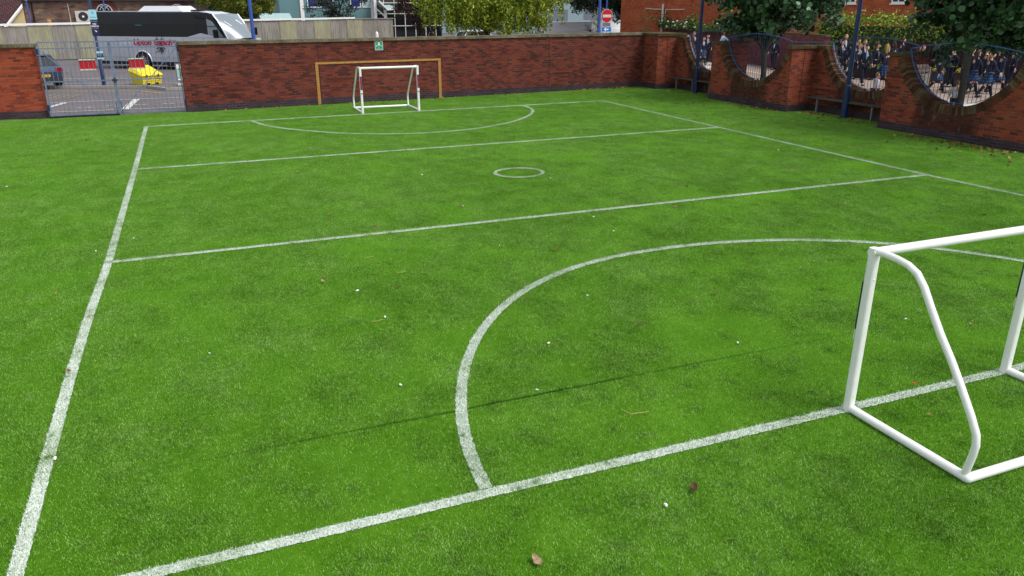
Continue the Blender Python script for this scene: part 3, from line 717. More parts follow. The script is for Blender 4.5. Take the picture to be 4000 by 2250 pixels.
# ------------------------------------------------------------------ vehicles
def wheel(t, x, y, r=.33, wd_=.2, side=-1, rimc='chrome', dual=False):
    w_ = empty('wheel', (x, y, r)); w_.parent = t; w_.location = (0, 0, 0)
    b = MB(); n = 28; prof = [(r*.62, -wd_/2), (r*.93, -wd_/2), (r, -wd_/2+.03), (r, wd_/2-.03), (r*.93, wd_/2), (r*.62, wd_/2)]
    for k in range(n):
        a = 2*math.pi*k/n
        for pr, py in prof: b.v.append((x+pr*math.cos(a), y+py, r+pr*math.sin(a)))
    L = len(prof)
    for k in range(n):
        for j in range(L-1): b.f.append((k*L+j, ((k+1) % n)*L+j, ((k+1) % n)*L+j+1, k*L+j+1))
    b.build('tyre', M['black'], w_, smooth=True)
    b = MB(); yy = y+side*wd_*.42
    b.tube([(x, yy-side*.05, r), (x, yy-side*.02, r)], r*.6, 24)
    b.build('hub', M['dark_metal'], w_)
    b = MB()
    for k in range(10):
        a = 2*math.pi*k/10; d = np.array([math.cos(a), 0, math.sin(a)]); p = np.array([-math.sin(a), 0, math.cos(a)])*.02*r/.33
        c = np.array([x, yy, r]); q = [c+d*.05-p, c+d*r*.62-p*1.4, c+d*r*.62+p*1.4, c+d*.05+p]
        b.add([v+np.array([0, side*.012, 0]) for v in q]+[v for v in q], [(0,1,2,3),(7,6,5,4),(0,4,5,1),(1,5,6,2),(2,6,7,3),(3,7,4,0)])
    b.tube([(x+r*.63*math.cos(a), yy, r+r*.63*math.sin(a)) for a in np.linspace(0, 2*math.pi, 25)], .016, 6, caps=False)
    b.build('rim', M[rimc], w_)
def car(x, y, rz, paint, label, estate=False, plate_='yellow', L=4.1, grp='parked cars', H=1.45, van=False):
    t = empty('parked_van' if van else 'parked_car', (x, y, 0), rz, label, 'van' if van else 'car', grp); Wd = .88
    # longitudinal stations from rear to front: (x, z_low, z_belt, half width)
    st = [(-L/2, .42, .80, .76), (-L/2+.06, .30, .93, .82), (-L/2+.35, .22, .97, .87), (-.9, .20, .95, .89), (.5, .20, .93, .89), (L/2-.95, .20, .88, .88), (L/2-.35, .24, .76, .83), (L/2-.06, .32, .62, .72), (L/2, .42, .55, .62)]
    b = MB(); n = 0; ring = 10
    for sx, zl, zb, hw in st:
        zb = zb*H/1.45
        for px, pz in ((-hw*.88, zl), (-hw*.98, zl+.12), (-hw, (zl+zb)/2), (-hw*.97, zb-.06), (-hw*.86, zb), (hw*.86, zb), (hw*.97, zb-.06), (hw, (zl+zb)/2), (hw*.98, zl+.12), (hw*.88, zl)):
            b.v.append((sx, px, pz))
    for k in range(len(st)-1):
        for j in range(ring): b.f.append((k*ring+j, k*ring+(j+1) % ring, (k+1)*ring+(j+1) % ring, (k+1)*ring+j))
    b.f.append(tuple(range(ring-1, -1, -1))); b.f.append(tuple((len(st)-1)*ring+j for j in range(ring)))
    b.build('body', paint, t, smooth=True)
    rb = -L/2+(.18 if not van else .05); rt = -L/2+(.62 if not van else .12); ft = (.35 if not van else L/2-1.25); fb = (L/2-1.05 if not van else L/2-.75)
    zb = .93*H/1.45; c = MB(); hw = .80; tw = .62 if not van else .74
    c.add([(rb,-hw,zb-.03),(fb,-hw,zb-.06),(fb,hw,zb-.06),(rb,hw,zb-.03),(rt,-tw,H-.05),(ft,-tw,H-.05),(ft,tw,H-.05),(rt,tw,H-.05)], [(0,3,2,1),(4,5,6,7),(0,1,5,4),(1,2,6,5),(2,3,7,6),(3,0,4,7)])
    c.build('windows' if not van else 'cargo_body', M['car_glass'] if not van else paint, t)
    r_ = MB(); m2 = (ft+rt)/2
    r_.add([(rt-.10,-tw-.03,H-.10),(ft+.10,-tw-.03,H-.10),(ft+.10,tw+.03,H-.10),(rt-.10,tw+.03,H-.10),(rt+.1,-tw*.85,H),(ft-.15,-tw*.85,H-.01),(ft-.15,tw*.85,H-.01),(rt+.1,tw*.85,H)], [(0,3,2,1),(4,5,6,7),(0,1,5,4),(1,2,6,5),(2,3,7,6),(3,0,4,7)])
    r_.build('roof', paint, t, smooth=True)
    if van: MB().add([(ft+.02,-.68,H-.1),(ft+.02,.68,H-.1),(fb+.03,.76,zb),(fb+.03,-.76,zb)], [(0,1,2,3)]).build('windscreen', M['car_glass'], t)
    for s in (-1, 1):
        for q0, q1 in ((rb, rt), (fb, ft), ((rb+fb)/2, m2)): MB().tube([(q0, s*(hw+.005), zb-.03), (q1, s*(tw+.012), H-.07)], .03, 5).build('pillar', paint, t)
        MB().ell((fb-.25, s*.97, zb+.05), (.07, .11, .08), 10, 6).build('mirror', paint, t, smooth=True)
        MB().box(-L/2-.005, -L/2+.18, min(s*.52, s*.80), max(s*.52, s*.80), .70*H/1.45, .86*H/1.45).build('tail_light', M['tail'], t)
        MB().ell((L/2-.17, s*.62, .66), (.12, .14, .07), 12, 6).build('headlight', M['chrome'], t, smooth=True)
        for wx in (-L/2+.72, L/2-.78): wheel(t, wx, s*.79, .31, .2, s)
    MB().box(-L/2-.02, -L/2+.05, -.74, .74, .30, .46).build('bumper', M['dark_metal'] if not van else paint, t)
    pn = MB().box(-L/2-.012, -L/2+.02, -.26, .26, .50, .61).build('number_plate', M['plate_y'], t)
    text_mesh('lettering', 'WR61 KLE', .09, M['black'], pn, Matrix.Translation((-L/2-.014, 0, .555)) @ Matrix.Rotation(R(-90), 4, 'Z') @ RX90)
    return t
M['car_glass'] = glass('car_glass', '#141a20'); M['tail'] = plain('tail_light', '#8e1219', .2); M['plate_y'] = plain('plate_yellow', '#dfb228', .4)
def paintm(n, c): return plain(n, c, .25, .0, var=.04, coat=1.0, spec=.5)
M['p_grey'] = paintm('paint_slate', '#2d3d58'); M['p_white'] = paintm('paint_white', '#dfe2e4'); M['p_silver'] = paintm('paint_silver', '#8d99a8')
car(-5.42, 36.05, R(120), M['p_grey'], 'slate grey hatchback with yellow plate seen through the left gate leaf')
car(-11.4, 44.5, R(8), M['p_white'], 'white car whose bonnet shows over the left wall edge', L=4.3)
car(38.0, 21.2, R(105), M['p_silver'], 'silver car with spoked wheel beyond the nearest opening on the right')
car(37.9, 26.6, R(98), M['p_white'], 'white car glimpsed under the right hand tree crown')
car(24.3, 59.5, R(10), M['p_white'], 'pale car roof showing over the far wall under the birch')
car(40.3, 66.5, R(15), M['p_white'], 'long white van behind the tree left of the no entry sign', L=5.6, H=2.0, van=True, grp='white vans beyond the far wall')
car(35.6, 66.0, R(-5), M['p_white'], 'white van glimpsed between birch and dark tree', L=5.2, H=1.95, van=True, grp='white vans beyond the far wall')

# coach
M['coach_white'] = paintm('coach_white', '#dcdfe4'); M['coach_silver'] = paintm('coach_silver', '#b4bac4'); M['coach_band'] = plain('coach_dark_glass', '#101317', .32, var=.5, scale=1.3, spec=.35)
M['coach_red'] = plain('coach_red', '#b3153a', .4); M['screen_glass'] = glass('screen_glass', '#7b868e', .2)  # screen glass is pale grey: reflected sky put into its base colour
t = empty('coach', (-3.52, 47.40, 0), R(-38.35), 'white and black coach with red lettering and an eagle emblem behind the wall', 'coach')
CW = 2.35                                       # near side y = 0, far side y = CW
b = MB()
st = [(0, .42, 1.75, 0), (.02, .40, 1.75, 0), (7.6, .40, 1.75, 0), (8.9, .40, 1.72, .03), (9.55, .40, 1.62, .18), (9.95, .42, 1.45, .45), (10.15, .5, 1.2, .8)]
for u, z0, z1, ins in st:
    for y, z in ((ins+.05, z0), (ins, z0+.25), (ins, z1), (CW-ins, z1), (CW-ins, z0+.25), (CW-ins-.05, z0)): b.v.append((u, y, z))
for k in range(len(st)-1):
    for j in range(6): b.f.append((k*6+j, k*6+(j+1) % 6, (k+1)*6+(j+1) % 6, (k+1)*6+j))
b.f.append(tuple(range(5, -1, -1))); b.f.append(tuple((len(st)-1)*6+j for j in range(6)))
b.build('body', M['coach_silver'], t, smooth=True)
# upper shell
def ring_pts(u, zt, ins, zb=1.75): return [(u, ins*.6-.004, zb), (u, ins+.03, (zb+zt)/2), (u, ins+.08, zt-.22), (u, ins+.22, zt-.05), (u, CW*.35, zt), (u, CW*.65, zt), (u, CW-ins-.22, zt-.05), (u, CW-ins-.08, zt-.22), (u, CW-ins-.03, (zb+zt)/2), (u, CW-ins*.6+.004, zb)]
us = [(0.0, 3.06, .02), (.05, 3.10, 0), (7.2, 3.10, 0), (7.7, 3.06, .02), (8.15, 2.95, .06)]
side = MB(); roof = MB(); rings = [ring_pts(u, zt, i) for u, zt, i in us]
for k in range(len(rings)-1):
    A, B_ = rings[k], rings[k+1]
    for j in range(9):
        tgt = side if j in (0, 1, 2, 6, 7, 8) else roof
        tgt.add([A[j], A[j+1], B_[j+1], B_[j]], [(0, 1, 2, 3)])
side.add(rings[0], [tuple(range(9, -1, -1))])
side.build('window_band', M['coach_band'], t, smooth=True); roof.build('roof', M['coach_white'], t, smooth=True)
# front cab: side window, pillar, windscreen
def scr(v, s):       # v across 0..1, s down 0..1
    bow = 4*v*(1-v); u0 = 8.15+.10*bow; u1 = 8.95+.75*bow; z = 2.95-.03*(2*v-1)**2-(1.25)*s
    f_ = s**.8; yy0 = .06+(CW-.12)*v; yy1 = .04+(CW-.08)*v
    return (u0+(u1-u0)*f_, yy0+(yy1-yy0)*s, z)
b = MB(); nv, ns = 14, 10
for i in range(nv+1):
    for j in range(ns+1): b.v.append(scr(i/nv, j/ns))
for i in range(nv):
    for j in range(ns): b.f.append((i*(ns+1)+j, i*(ns+1)+j+1, (i+1)*(ns+1)+j+1, (i+1)*(ns+1)+j))
ws = b.build('windscreen', M['screen_glass'], t, smooth=True)
b = MB(); b.add([scr(.5, .28), scr(.62, .28), scr(.66, .46), scr(.46, .46)], [(0, 3, 2, 1)]); 
b.v = [(x+.012, y, z+.008) for x, y, z in b.v]
b = MB(); pa = [np.array(scr(.12, .3))+(.012, 0, .01), np.array(scr(.55, .26))+(.012, 0, .01), np.array(scr(.62, .44))+(.012, 0, .01), np.array(scr(.2, .5))+(.012, 0, .01)]
b.add(pa, [(0, 3, 2, 1)]); b.build('dashboard_notice', M['white'], ws)
MB().tube([scr(.35, .97), tuple(np.array(scr(.75, .70))+(.02, 0, .01))], .012, 5).build('wiper', M['black'], ws)
for s_, yb_ in ((0, 0), (1, CW)):
    pl_ = MB().tube([tuple(np.array(scr(s_, q))) for q in (0, .25, .5, .75, 1)], .04, 6).build('windscreen_pillar', M['coach_silver'], t, smooth=True)
sg_ = MB().add([(7.75, .01, 2.78), (8.2, .03, 2.62), (8.85, .02, 1.77), (7.75, -.004, 1.77)], [(0, 3, 2, 1)]).build('driver_window', M['coach_glass2'] if 'coach_glass2' in M else glass('cab_glass', '#7f8b92'), t)
MB().add([(7.6, CW-.01, 2.85), (8.2, CW-.03, 2.7), (8.9, CW-.02, 1.76), (7.6, CW+.004, 1.76)], [(0, 1, 2, 3)]).build('driver_window', M['screen_glass'], t)
b = MB(); b.add([(7.0, .02, 2.93), (8.2, .05, 2.72), (8.95, .03, 1.75), (8.75, .02, 1.75), (8.1, .035, 2.56), (7.75, .02, 2.72), (7.0, .015, 2.72)], [(6, 5, 4, 3, 2, 1, 0)]); b.v = [(x, y-.02, z) for x, y, z in b.v]
b.build('window_surround', M['coach_band'], t)
MB().box(7.75, 8.5, -.012, .0, 2.30, 2.33).build('window_bar', M['black'], sg_)
b = MB(); b.add([(7.78, .3, 1.2), (8.2, .3, 1.2), (8.2, .5, 2.35), (7.9, .5, 2.4)], [(0, 1, 2, 3)]); b.build('driver_seat', M['dark_metal'], t)
MB().box(8.30, 8.55, -.30, -.18, 1.72, 2.15).build('mirror', M['black_gloss'], t); MB().box(8.9, 9.1, CW+.12, CW+.3, 1.8, 2.2).build('mirror', M['black_gloss'], t)
# air conditioning pods
def pod(u0, u1, h_): 
    return MB().add([(u0, .45, 3.08), (u1, .45, 3.08), (u1, CW-.45, 3.08), (u0, CW-.45, 3.08), (u0+.35, .6, 3.1+h_), (u1-.35, .6, 3.1+h_), (u1-.35, CW-.6, 3.1+h_), (u0+.35, CW-.6, 3.1+h_)], [(0,3,2,1),(4,5,6,7),(0,1,5,4),(1,2,6,5),(2,3,7,6),(3,0,4,7)])
p_ = pod(3.0, 5.9, .26).build('air_conditioning_pod', M['coach_white'], t)
b = MB()
for k in range(7): b.box(5.45+.05*k, 5.47+.05*k, .7, CW-.7, 3.36-.11*k/2.6-.1, 3.37-.11*k/2.6)
b.build('vent', M['dark_metal'], p_)
MB().box(6.3, 7.0, .7, CW-.7, 3.10, 3.16).build('roof_hatch', M['black'], t); MB().tube([(7.4, .4, 3.05), (7.36, .4, 3.25)], .012, 5).build('aerial', M['black'], t)
MB().add([(6.3, -.012, 1.73), (7.3, -.012, 1.96), (8.5, -.012, 1.73)], [(0, 1, 2)]).build('engine_shoulder', M['coach_silver'], t)
# wheel arch, wheels, skirt details
def arch(u, r_):
    b = MB(); q = [(u+r_*math.cos(a), .40+r_*math.sin(a)) for a in np.linspace(0, math.pi, 19)]
    b.add([(x, -.008, z) for x, z in q], [tuple(range(18, -1, -1))]); return b
for u in (3.25, 8.3):
    ar = arch(u, .56).build('wheel_arch', M['black'], t); 
    MB().tube([(u+.58*math.cos(a), -.012, .40+.58*math.sin(a)) for a in np.linspace(0, math.pi, 19)], .028, 6).build('arch_lip', M['coach_white'], ar, smooth=True)
    wheel(t, u, -.02+.12, .45, .26, -1); wheel(t, u, CW-.14, .45, .26, 1)
MB().box(.02, 9.3, .1, CW-.1, .22, .41).build('underbody', M['black'], t)
b = MB()
for z in (.62,): b.box(0.02, 2.6, -.009, 0, z, z+.012); b.box(3.9, 7.6, -.009, 0, z, z+.012)
for u in (1.6, 2.35, 4.6, 6.1, 7.4): b.box(u, u+.012, -.007, 0, .45, 1.7)
b.build('panel_seam', M['zinc'], t)
MB().box(1.0, 1.06, -.02, 0, 1.25, 1.42).build('handle', M['black'], t); MB().box(5.55, 5.7, -.02, 0, .78, .83).build('marker_light', M['tail'], t); MB().box(4.15, 4.30, -.02, 0, .90, .95).build('marker_light', M['tail'], t); MB().box(5.9, 6.15, -.02, 0, .52, .62).build('step', M['black'], t)
MB().box(3.05, 3.5, -.012, -.002+.0, 2.34, 2.37).build('window_sticker', M['green_sign'], t)
LT = lambda s, sz, x, z, **k: text_mesh('lettering', s, sz, M['coach_red'], t, Matrix.Translation((x, -.012, z)) @ RX90, align='LEFT', **k)
LT('Upton Coaches', .44, 2.72, 1.44, bold=.018, shear=.25, sx=1.08)
b = MB()       # two headed eagle emblem, dark grey: body, two heads, spread wings of feathers, tail, claws
ex, ez = 4.55, 1.30; yy = -.009
def feather(x0, z0, ang, l, w_):
    ca, sa = math.cos(ang), math.sin(ang); q = [(0, -w_*.4), (l*.6, -w_*.6), (l, 0), (l*.6, w_*.6), (0, w_*.4)]
    b.add([(ex+x0+x*ca-z*sa, yy, ez+z0+x*sa+z*ca) for x, z in q], [(0, 1, 2, 3, 4)])
b.ell((ex, yy, ez), (.085, .002, .20), 10, 6)
for s in (-1, 1):
    for k in range(6): feather(s*.07, .12-.05*k, math.radians(90-s*(20+17*k)) , .44-.035*k, .05)
    for k in range(3): feather(s*.05, -.12, math.radians(-90+s*(35-14*k)), .33, .045)
    feather(s*.05, -.05, math.radians(-90+s*62), .30, .03); feather(s*.24, -.20, math.radians(-90+s*20), .12, .03); feather(s*.2, -.17, math.radians(-90+s*90), .12, .03)
    b.ell((ex+s*.09, yy, ez+.27), (.05, .002, .05), 8, 5); feather(s*.12, .28, math.radians(90-s*95), .09, .03); feather(s*.02, .12, math.radians(90-s*25), .18, .05)
feather(0, -.15, math.radians(-90), .40, .06); 
b.build('eagle_emblem', M['dark_metal'], t)

# ------------------------------------------------------------------ far buildings and fence
def mk_fence(n, a, b_):
    t = NT(n); p = t.pos(); n1 = t.noise(p, 1.2, 4, .7, (2, 2, .5)); n2 = t.noise(p, 12, 3, .6, (1, 1, .15))
    col = t.mix(t.ramp(n1, [(.35, 0.0), (.65, 1.0)]), C(a), C(b_)); col = t.mix(t.ramp(n2, [(.45, 0.0), (.75, .4)]), col, C('#55524a')); return t.out(col, .9)
M['fence_green'] = mk_fence('fence_green', '#a5a384', '#918d76'); M['fence_grey'] = mk_fence('fence_grey', '#9a958b', '#827d74')
FA, FB = np.array([-12.1, 54.8]), np.array([17.7, 62.35]); fd = unit(FB-FA); FL = float(np.linalg.norm(FB-FA))
def fz(s): return 2.24+.24*s/FL
t = empty('panel_fence', (FA[0], FA[1], 0), math.atan2(fd[1], fd[0]), 'long weathered sheet fence with a white top rail behind the coach', 'fence')
n = 22
for k in range(n):
    s0, s1 = FL*k/n, FL*(k+1)/n; zt = fz(s0); rib = k % 2 == 0 or k in (9, 11, 13) or k > 19
    b = MB()
    if not rib: b.box(s0+.02, s1-.02, -.02, .02, .05, zt-.12)
    else:
        m_ = 14; vs = []
        for j in range(m_+1):
            x = s0+.02+(s1-s0-.04)*j/m_; y = (.010 if (j//1) % 2 else -.010); vs += [(x, y, .05), (x, y, zt-.12)]
        b.add(vs, [(2*j, 2*j+2, 2*j+3, 2*j+1) for j in range(m_)])
    b.build('panel', M['fence_grey' if rib else 'fence_green'], t)
    MB().box(s0-.025, s0+.025, -.045, .045, 0, zt-.1).build('post', M['fence_grey'], t)
MB().box(0, 27.3, -.08, .08, 2.17, 2.30).build('top_rail', M['white'], t).rotation_euler = (0, -.0078, 0)
MB().box(27.32, FL+.05, -.07, .07, 2.35, 2.42).build('top_rail', M['fence_grey'], t)

M['stone'] = None
def mk_stone():
    t = NT('rubble_stone'); p = t.pos(); mp = t.n('Mapping'); mp.inputs['Scale'].default_value = (2.3, 2.3, 7.5); t.l(p, mp.inputs[0])
    vo = t.n('TexVoronoi', i_Scale=1.0); t.l(mp.outputs[0], vo.inputs['Vector']); bwn = t.n('RGBToBW'); t.l(vo.outputs['Color'], bwn.inputs[0])
    col = t.ramp(bwn.outputs[0], [(.1, C('#4a3a38')), (.35, C('#6b5148')), (.55, C('#7d6a5c')), (.75, C('#8a5a48')), (.95, C('#97897a'))])
    ed = t.n('TexVoronoi', feature='DISTANCE_TO_EDGE'); t.l(mp.outputs[0], ed.inputs['Vector'])
    col = t.mix(t.ramp(ed.outputs['Distance'], [(.0, .7), (.09, 0.0)]), col, C('#80715f'))
    big = t.noise(p, .8, 4); col = t.mix(t.ramp(big, [(.4, 0.0), (.7, .5)]), col, C('#453a36')); return t.out(col, .95)
M['stone'] = mk_stone(); M['slate'] = brick('slate_roof', [(.2, C('#4a4a50')), (.8, C('#35353b'))], C('#2a2a2e'), bw=.3, bh=.25)
M['brown_tile'] = brick('brown_tiles', [(.2, C('#5a3d3c')), (.8, C('#472f30'))], C('#2c1e20'), bw=.33, bh=.3, mo=.03)
M['cream'] = plain('cream_render', '#d9c48e', .9, var=.1); M['house_red'] = brick('orange_brick', [(.0, C('#c06038')), (.5, C('#b05432')), (.9, C('#93452b'))], C('#a87258'), mo=.010, amt=.25)
M['old_red'] = brick('old_red_brick', [(.0, C('#8a4436')), (.6, C('#6d3830')), (.9, C('#4f2c28'))], C('#7a6258'), amt=.5)
t = empty('stone_building', (-3, 66, 0), 0, 'rubble stone building with red brick arched windows behind the coach', 'building')
MB().box(-6.62, 6.4, 0, 8, 0, 3.84).build('wall', M['stone'], t)
rf = MB(); rf.add([(-6.8, -.25, 3.9), (6.7, -.25, 3.9), (6.7, 4, 6.6), (-6.8, 4, 6.6), (6.7, 8.2, 3.9), (-6.8, 8.2, 3.9)], [(0, 1, 2, 3), (3, 2, 4, 5), (0, 3, 5), (1, 4, 2)]); rf.build('roof', M['slate'], t)
MB().box(-6.8, 6.7, -.3, -.15, 3.76, 3.92).build('gutter', M['dark_metal'], t)
MB().box(-6.5, -6.2, -.08, 0, 0, 3.6).build('buttress', M['stone'], t)
MB().tube([(-6.0, -.1, 3.7), (-6.0, -.1, 0)], .05, 8).build('downpipe', M['black'], t); MB().tube([(-3.6, -.05, 3.6), (-3.6, -.05, 0)], .03, 8).build('downpipe', M['offwhite'], t)
def arched(t, cx, cz, r):
    b = MB()
    for k in range(22):
        a0, a1 = math.pi*k/22+.01, math.pi*(k+1)/22-.01
        vs = [(cx+q*math.cos(a), y, cz+q*math.sin(a)) for y in (-.03, .02) for a, q in ((a0, r+.02), (a0, r+.42), (a1, r+.42), (a1, r+.02))]
        b.add(vs, [(0,1,2,3),(7,6,5,4),(0,4,5,1),(1,5,6,2),(2,6,7,3),(3,7,4,0)])
    b.build('brick_arch', M['old_red'], t)
    q = [(cx+r*math.cos(a), cz+r*math.sin(a)) for a in np.linspace(0, math.pi, 19)]; q += [(cx-r, cz-1.2), (cx+r, cz-1.2)]
    wn_ = MB().add([(x, -.012, z) for x, z in q], [tuple(range(len(q)-1, -1, -1))]).build('window', M['black_gloss'], t)
    b = MB(); b.tube([(cx+r*math.cos(a), -.04, cz+r*math.sin(a)) for a in np.linspace(0, math.pi, 19)], .035, 6)
    for s in (-1, 0, 1):
        b.tube([(cx+s*r*.34, -.04, cz-1.1), (cx+s*r*.34, -.04, cz)], .022, 5)
    for c_, a0, a1 in ((-1.0, 0, 60), (-.34, 15, 90), (.34, 90, 165), (1.0, 120, 180)):
        b.tube([(cx+r*c_+r*.95*math.cos(R(a))*.99, -.04, cz+r*.95*math.sin(R(a))*.95) for a in np.linspace(a0, a1, 9) if abs(c_+.95*math.cos(R(a))) < 1], .02, 5)
    b.build('glazing_bars', M['white'], wn_)
for cx in (-1.15, 4.1): arched(t, cx, 2.97, .54)
t = empty('air_conditioning_unit', (-5.65, 65.75, 2.16), 0, 'white air conditioning unit with round fan on the stone wall', 'air conditioner')
MB().box(-.52, .50, -.2, .2, .08, .88).build('casing', M['offwhite'], t); disc(MB(), .33, -.215, -.205, .48, 30).build('fan_grille', M['dark_metal'], t); disc(MB(), .08, -.225, -.216, .48, 14).build('fan_hub', M['white'], t)
for x in (-.4, .4): MB().box(x-.03, x+.03, -.15, .24, .0, .078).build('bracket', M['dark_metal'], t)
t = empty('house', (-12.9, 76, 0), math.atan2(2.6, 1.0)-math.pi/2, 'cream gabled house with brown tiled roof and white verge at the left edge', 'house')
# local: +y runs along the gable wall, -x along the eave
b = MB(); b.add([(0, 0, 0), (0, 9, 0), (0, 9, 1.68), (0, 4.5, 4.19), (0, 0, 1.68), (-16, 0, 0), (-16, 9, 0), (-16, 9, 1.68), (-16, 4.5, 4.19), (-16, 0, 1.68)], [(0,1,2,3,4),(9,8,7,6,5),(0,4,9,5),(1,6,7,2)])
b.build('wall', M['cream'], t)
b = MB(); b.add([(.15, -.4, 1.56), (-16.2, -.4, 1.56), (-16.2, 4.5, 4.30), (.15, 4.5, 4.30), (-16.2, 9.4, 1.56), (.15, 9.4, 1.56)], [(0, 3, 2, 1), (3, 5, 4, 2)]); b.build('roof', M['brown_tile'], t)
for s in (-1, 1):
    MB().tube([(.17, 4.5+s*4.9, 1.50), (.17, 4.5, 4.22)], .11, 4).build('verge_board', M['white'], t)
t = empty('brick_wall', (-11, 60, 0), 0, 'low old red brick wall with mossy coping before the cream house', 'brick wall')
MB().box(-8, 3.4, 0, .3, 0, 1.9).build('wall', M['old_red'], t); MB().box(-8, 3.45, -.06, .36, 1.902, 2.02).build('coping', M['coping_moss'], t)
tag(MB().tube([(-7.25, 59.9, 2.03), (-7.25, 59.9, 2.42), (-7.25, 59.9, 2.5)], [.16, .15, .08], 10).build('chimney_pot', M['yellow_brick'], smooth=True), 'small orange clay pot on the low red wall', 'clay pot')

M['teal'] = plain('teal_cladding', '#668c90', .6, var=.1, scale=.6); M['blind_or_glare'] = plain('blue_blind', '#17257a', .5, var=.2); M['pale_roof'] = plain('pale_roof', '#a8c4c4', .5)
t = empty('teal_building', (15, 80, 0), 0, 'teal clad building with blue blinds and white pilasters beyond the fence', 'building')
MB().box(-4.5, 5.1, 0, 12, 0, 9).build('wall', M['teal'], t)
for x in (-2.3, 4.9): MB().box(x-.18, x+.18, -.12, 0, 0, 9).build('pilaster', M['white'], t)
for x0, x1 in ((-1.75, .9), (2.6, 3.7), (3.85, 4.85)):
    wv = MB().box(x0, x1, -.06, 0, 3.22, 5.3).build('window', M['white'], t); MB().box(x0+.1, x1-.1, -.08, -.062, 3.34, 5.2).build('blind_or_glare', M['blind_or_glare'] if x0 < 3.8 else M['pale_roof'], wv)  # last window has no blue blind: pale panel paints the glare on its glass
    if x1-x0 > 2: MB().box((x0+x1)/2-.05, (x0+x1)/2+.05, -.1, -.082, 3.3, 5.2).build('mullion', M['white'], wv)
for x in np.arange(-4.2, 4.9, .6): MB().box(x, x+.015, -.012, 0, 0, 3.2).build('cladding_seam', M['fence_grey'], t)
t = empty('glazed_entrance', (23, 78, 0), 0, 'glazed entrance with white raking posts and gull wing canopy', 'entrance canopy')
MB().box(-2.8, 5, 4, 4.3, 0, 6).build('glass_wall', M['car_glass'], t)
for x in np.arange(-2.6, 5, 1.15): MB().box(x-.04, x+.04, 3.9, 4, 0, 6).build('mullion', M['offwhite'], t)
for z in (1.35, 2.6, 3.7): MB().box(-2.8, 5, 3.86, 3.895, z-.04, z+.04).build('transom', M['offwhite'], t)
for x in (-3.45, -2.45): MB().box(x-.13, x+.13, -1, -.8, 0, 3.0 if x > -3 else 6).build('post', M['white'], t)
MB().tube([(-3.4, -.9, 3.15), (-2.45, -.9, 2.35)], .10, 4).build('brace', M['white'], t)
b = MB(); b.add([(-3.2, -1.6, 3.9), (-2.35, -1.6, 3.1), (-1.3, -1.6, 3.2), (-.9, 3.8, 3.5), (-2.3, 3.8, 3.4), (-3.3, 3.8, 4.3)], [(0, 1, 4, 5), (1, 2, 3, 4)]); b.build('canopy_roof', M['pale_roof'], t)
b = MB(); b.tube([(-3.2, -1.65, 3.85), (-2.35, -1.65, 3.03), (-1.3, -1.65, 3.13)], .12, 4); b.build('fascia', M['white'], t)
t = empty('red_outbuilding', (9.7, 72, 0), 0, 'small red walled outbuilding with pale roof left of the teal building', 'outbuilding')
MB().box(-1.5, .8, 0, 4, 0, 2.25).build('wall', M['old_red'], t); MB().add([(-1.8, -.3, 2.2), (1.0, -.3, 2.2), (1.0, 2, 2.75), (-1.8, 2, 2.75), (-1.8, 4.2, 2.2), (1.0, 4.2, 2.2)], [(0, 1, 2, 3), (3, 2, 5, 4)]).build('roof', M['pale_roof'], t)
t = empty('pale_building', (48, 92, 0), R(-20), 'long pale blue grey building glimpsed behind the dark trees', 'building')
MB().box(-22, 22, 0, 10, 0, 6).build('wall', plain('pale_wall', '#9fb4b8', .7), t); MB().box(-22.3, 22.3, -.3, 10.3, 6.002, 6.4).build('roof', M['pale_roof'], t)
for k in range(9): MB().box(-20+4.5*k, -17.6+4.5*k, -.04, 0, 1.2, 2.9).build('window', M['screen_glass'], t)
# orange brick building right of the sign
FA2, FB2 = np.array([32.48, 50.07]), np.array([43.2, 17.3]); fd2 = unit(FB2-FA2); FL2 = float(np.linalg.norm(FB2-FA2))
t = empty('brick_building', (FA2[0], FA2[1], 0), math.atan2(fd2[1], fd2[0]), 'large orange brick building with white waste pipe and white windows', 'building')
MB().box(0, FL2, 0, 12, 0, 10).build('wall', M['house_red'], t)
def loc2(x, y): return float(np.dot(np.array([x, y])-FA2, fd2))
sp_ = loc2(33.77, 46.12)
MB().tube([(sp_, -.12, .4), (sp_, -.12, 3.45)], .075, 10).build('soil_pipe', M['offwhite'], t, smooth=True)
MB().tube([(sp_-1.7, -.1, 3.16), (sp_-.9, -.1, 3.10), (sp_, -.12, 3.08)], .03, 6).build('branch_pipe', M['offwhite'], t); MB().tube([(sp_+1.9, -.1, 3.08), (sp_+.25, -.1, 3.06), (sp_+.22, -.1, 2.4), (sp_+.05, -.12, 2.38)], .03, 6).build('branch_pipe', M['offwhite'], t)
for x, y, w_ in ((38.0, 33.1, 1.25), (39.0, 30.15, .8), (40.6, 25.3, 1.25), (36.4, 38.0, 1.2)):
    c_ = loc2(x, y); wv = MB().box(c_-w_/2, c_+w_/2, -.05, 0, 3.42, 4.9).build('window', M['white'], t)
    MB().box(c_-w_/2+.08, c_+w_/2-.08, -.06, -.052, 3.52, 4.8).build('pane', M['car_glass'], wv); MB().box(c_-.03, c_+.03, -.075, -.062, 3.5, 4.85).build('glazing_bar', M['white'], wv)
    MB().box(c_-w_/2-.06, c_+w_/2+.06, -.12, 0, 3.36, 3.418).build('sill', M['white'], wv)
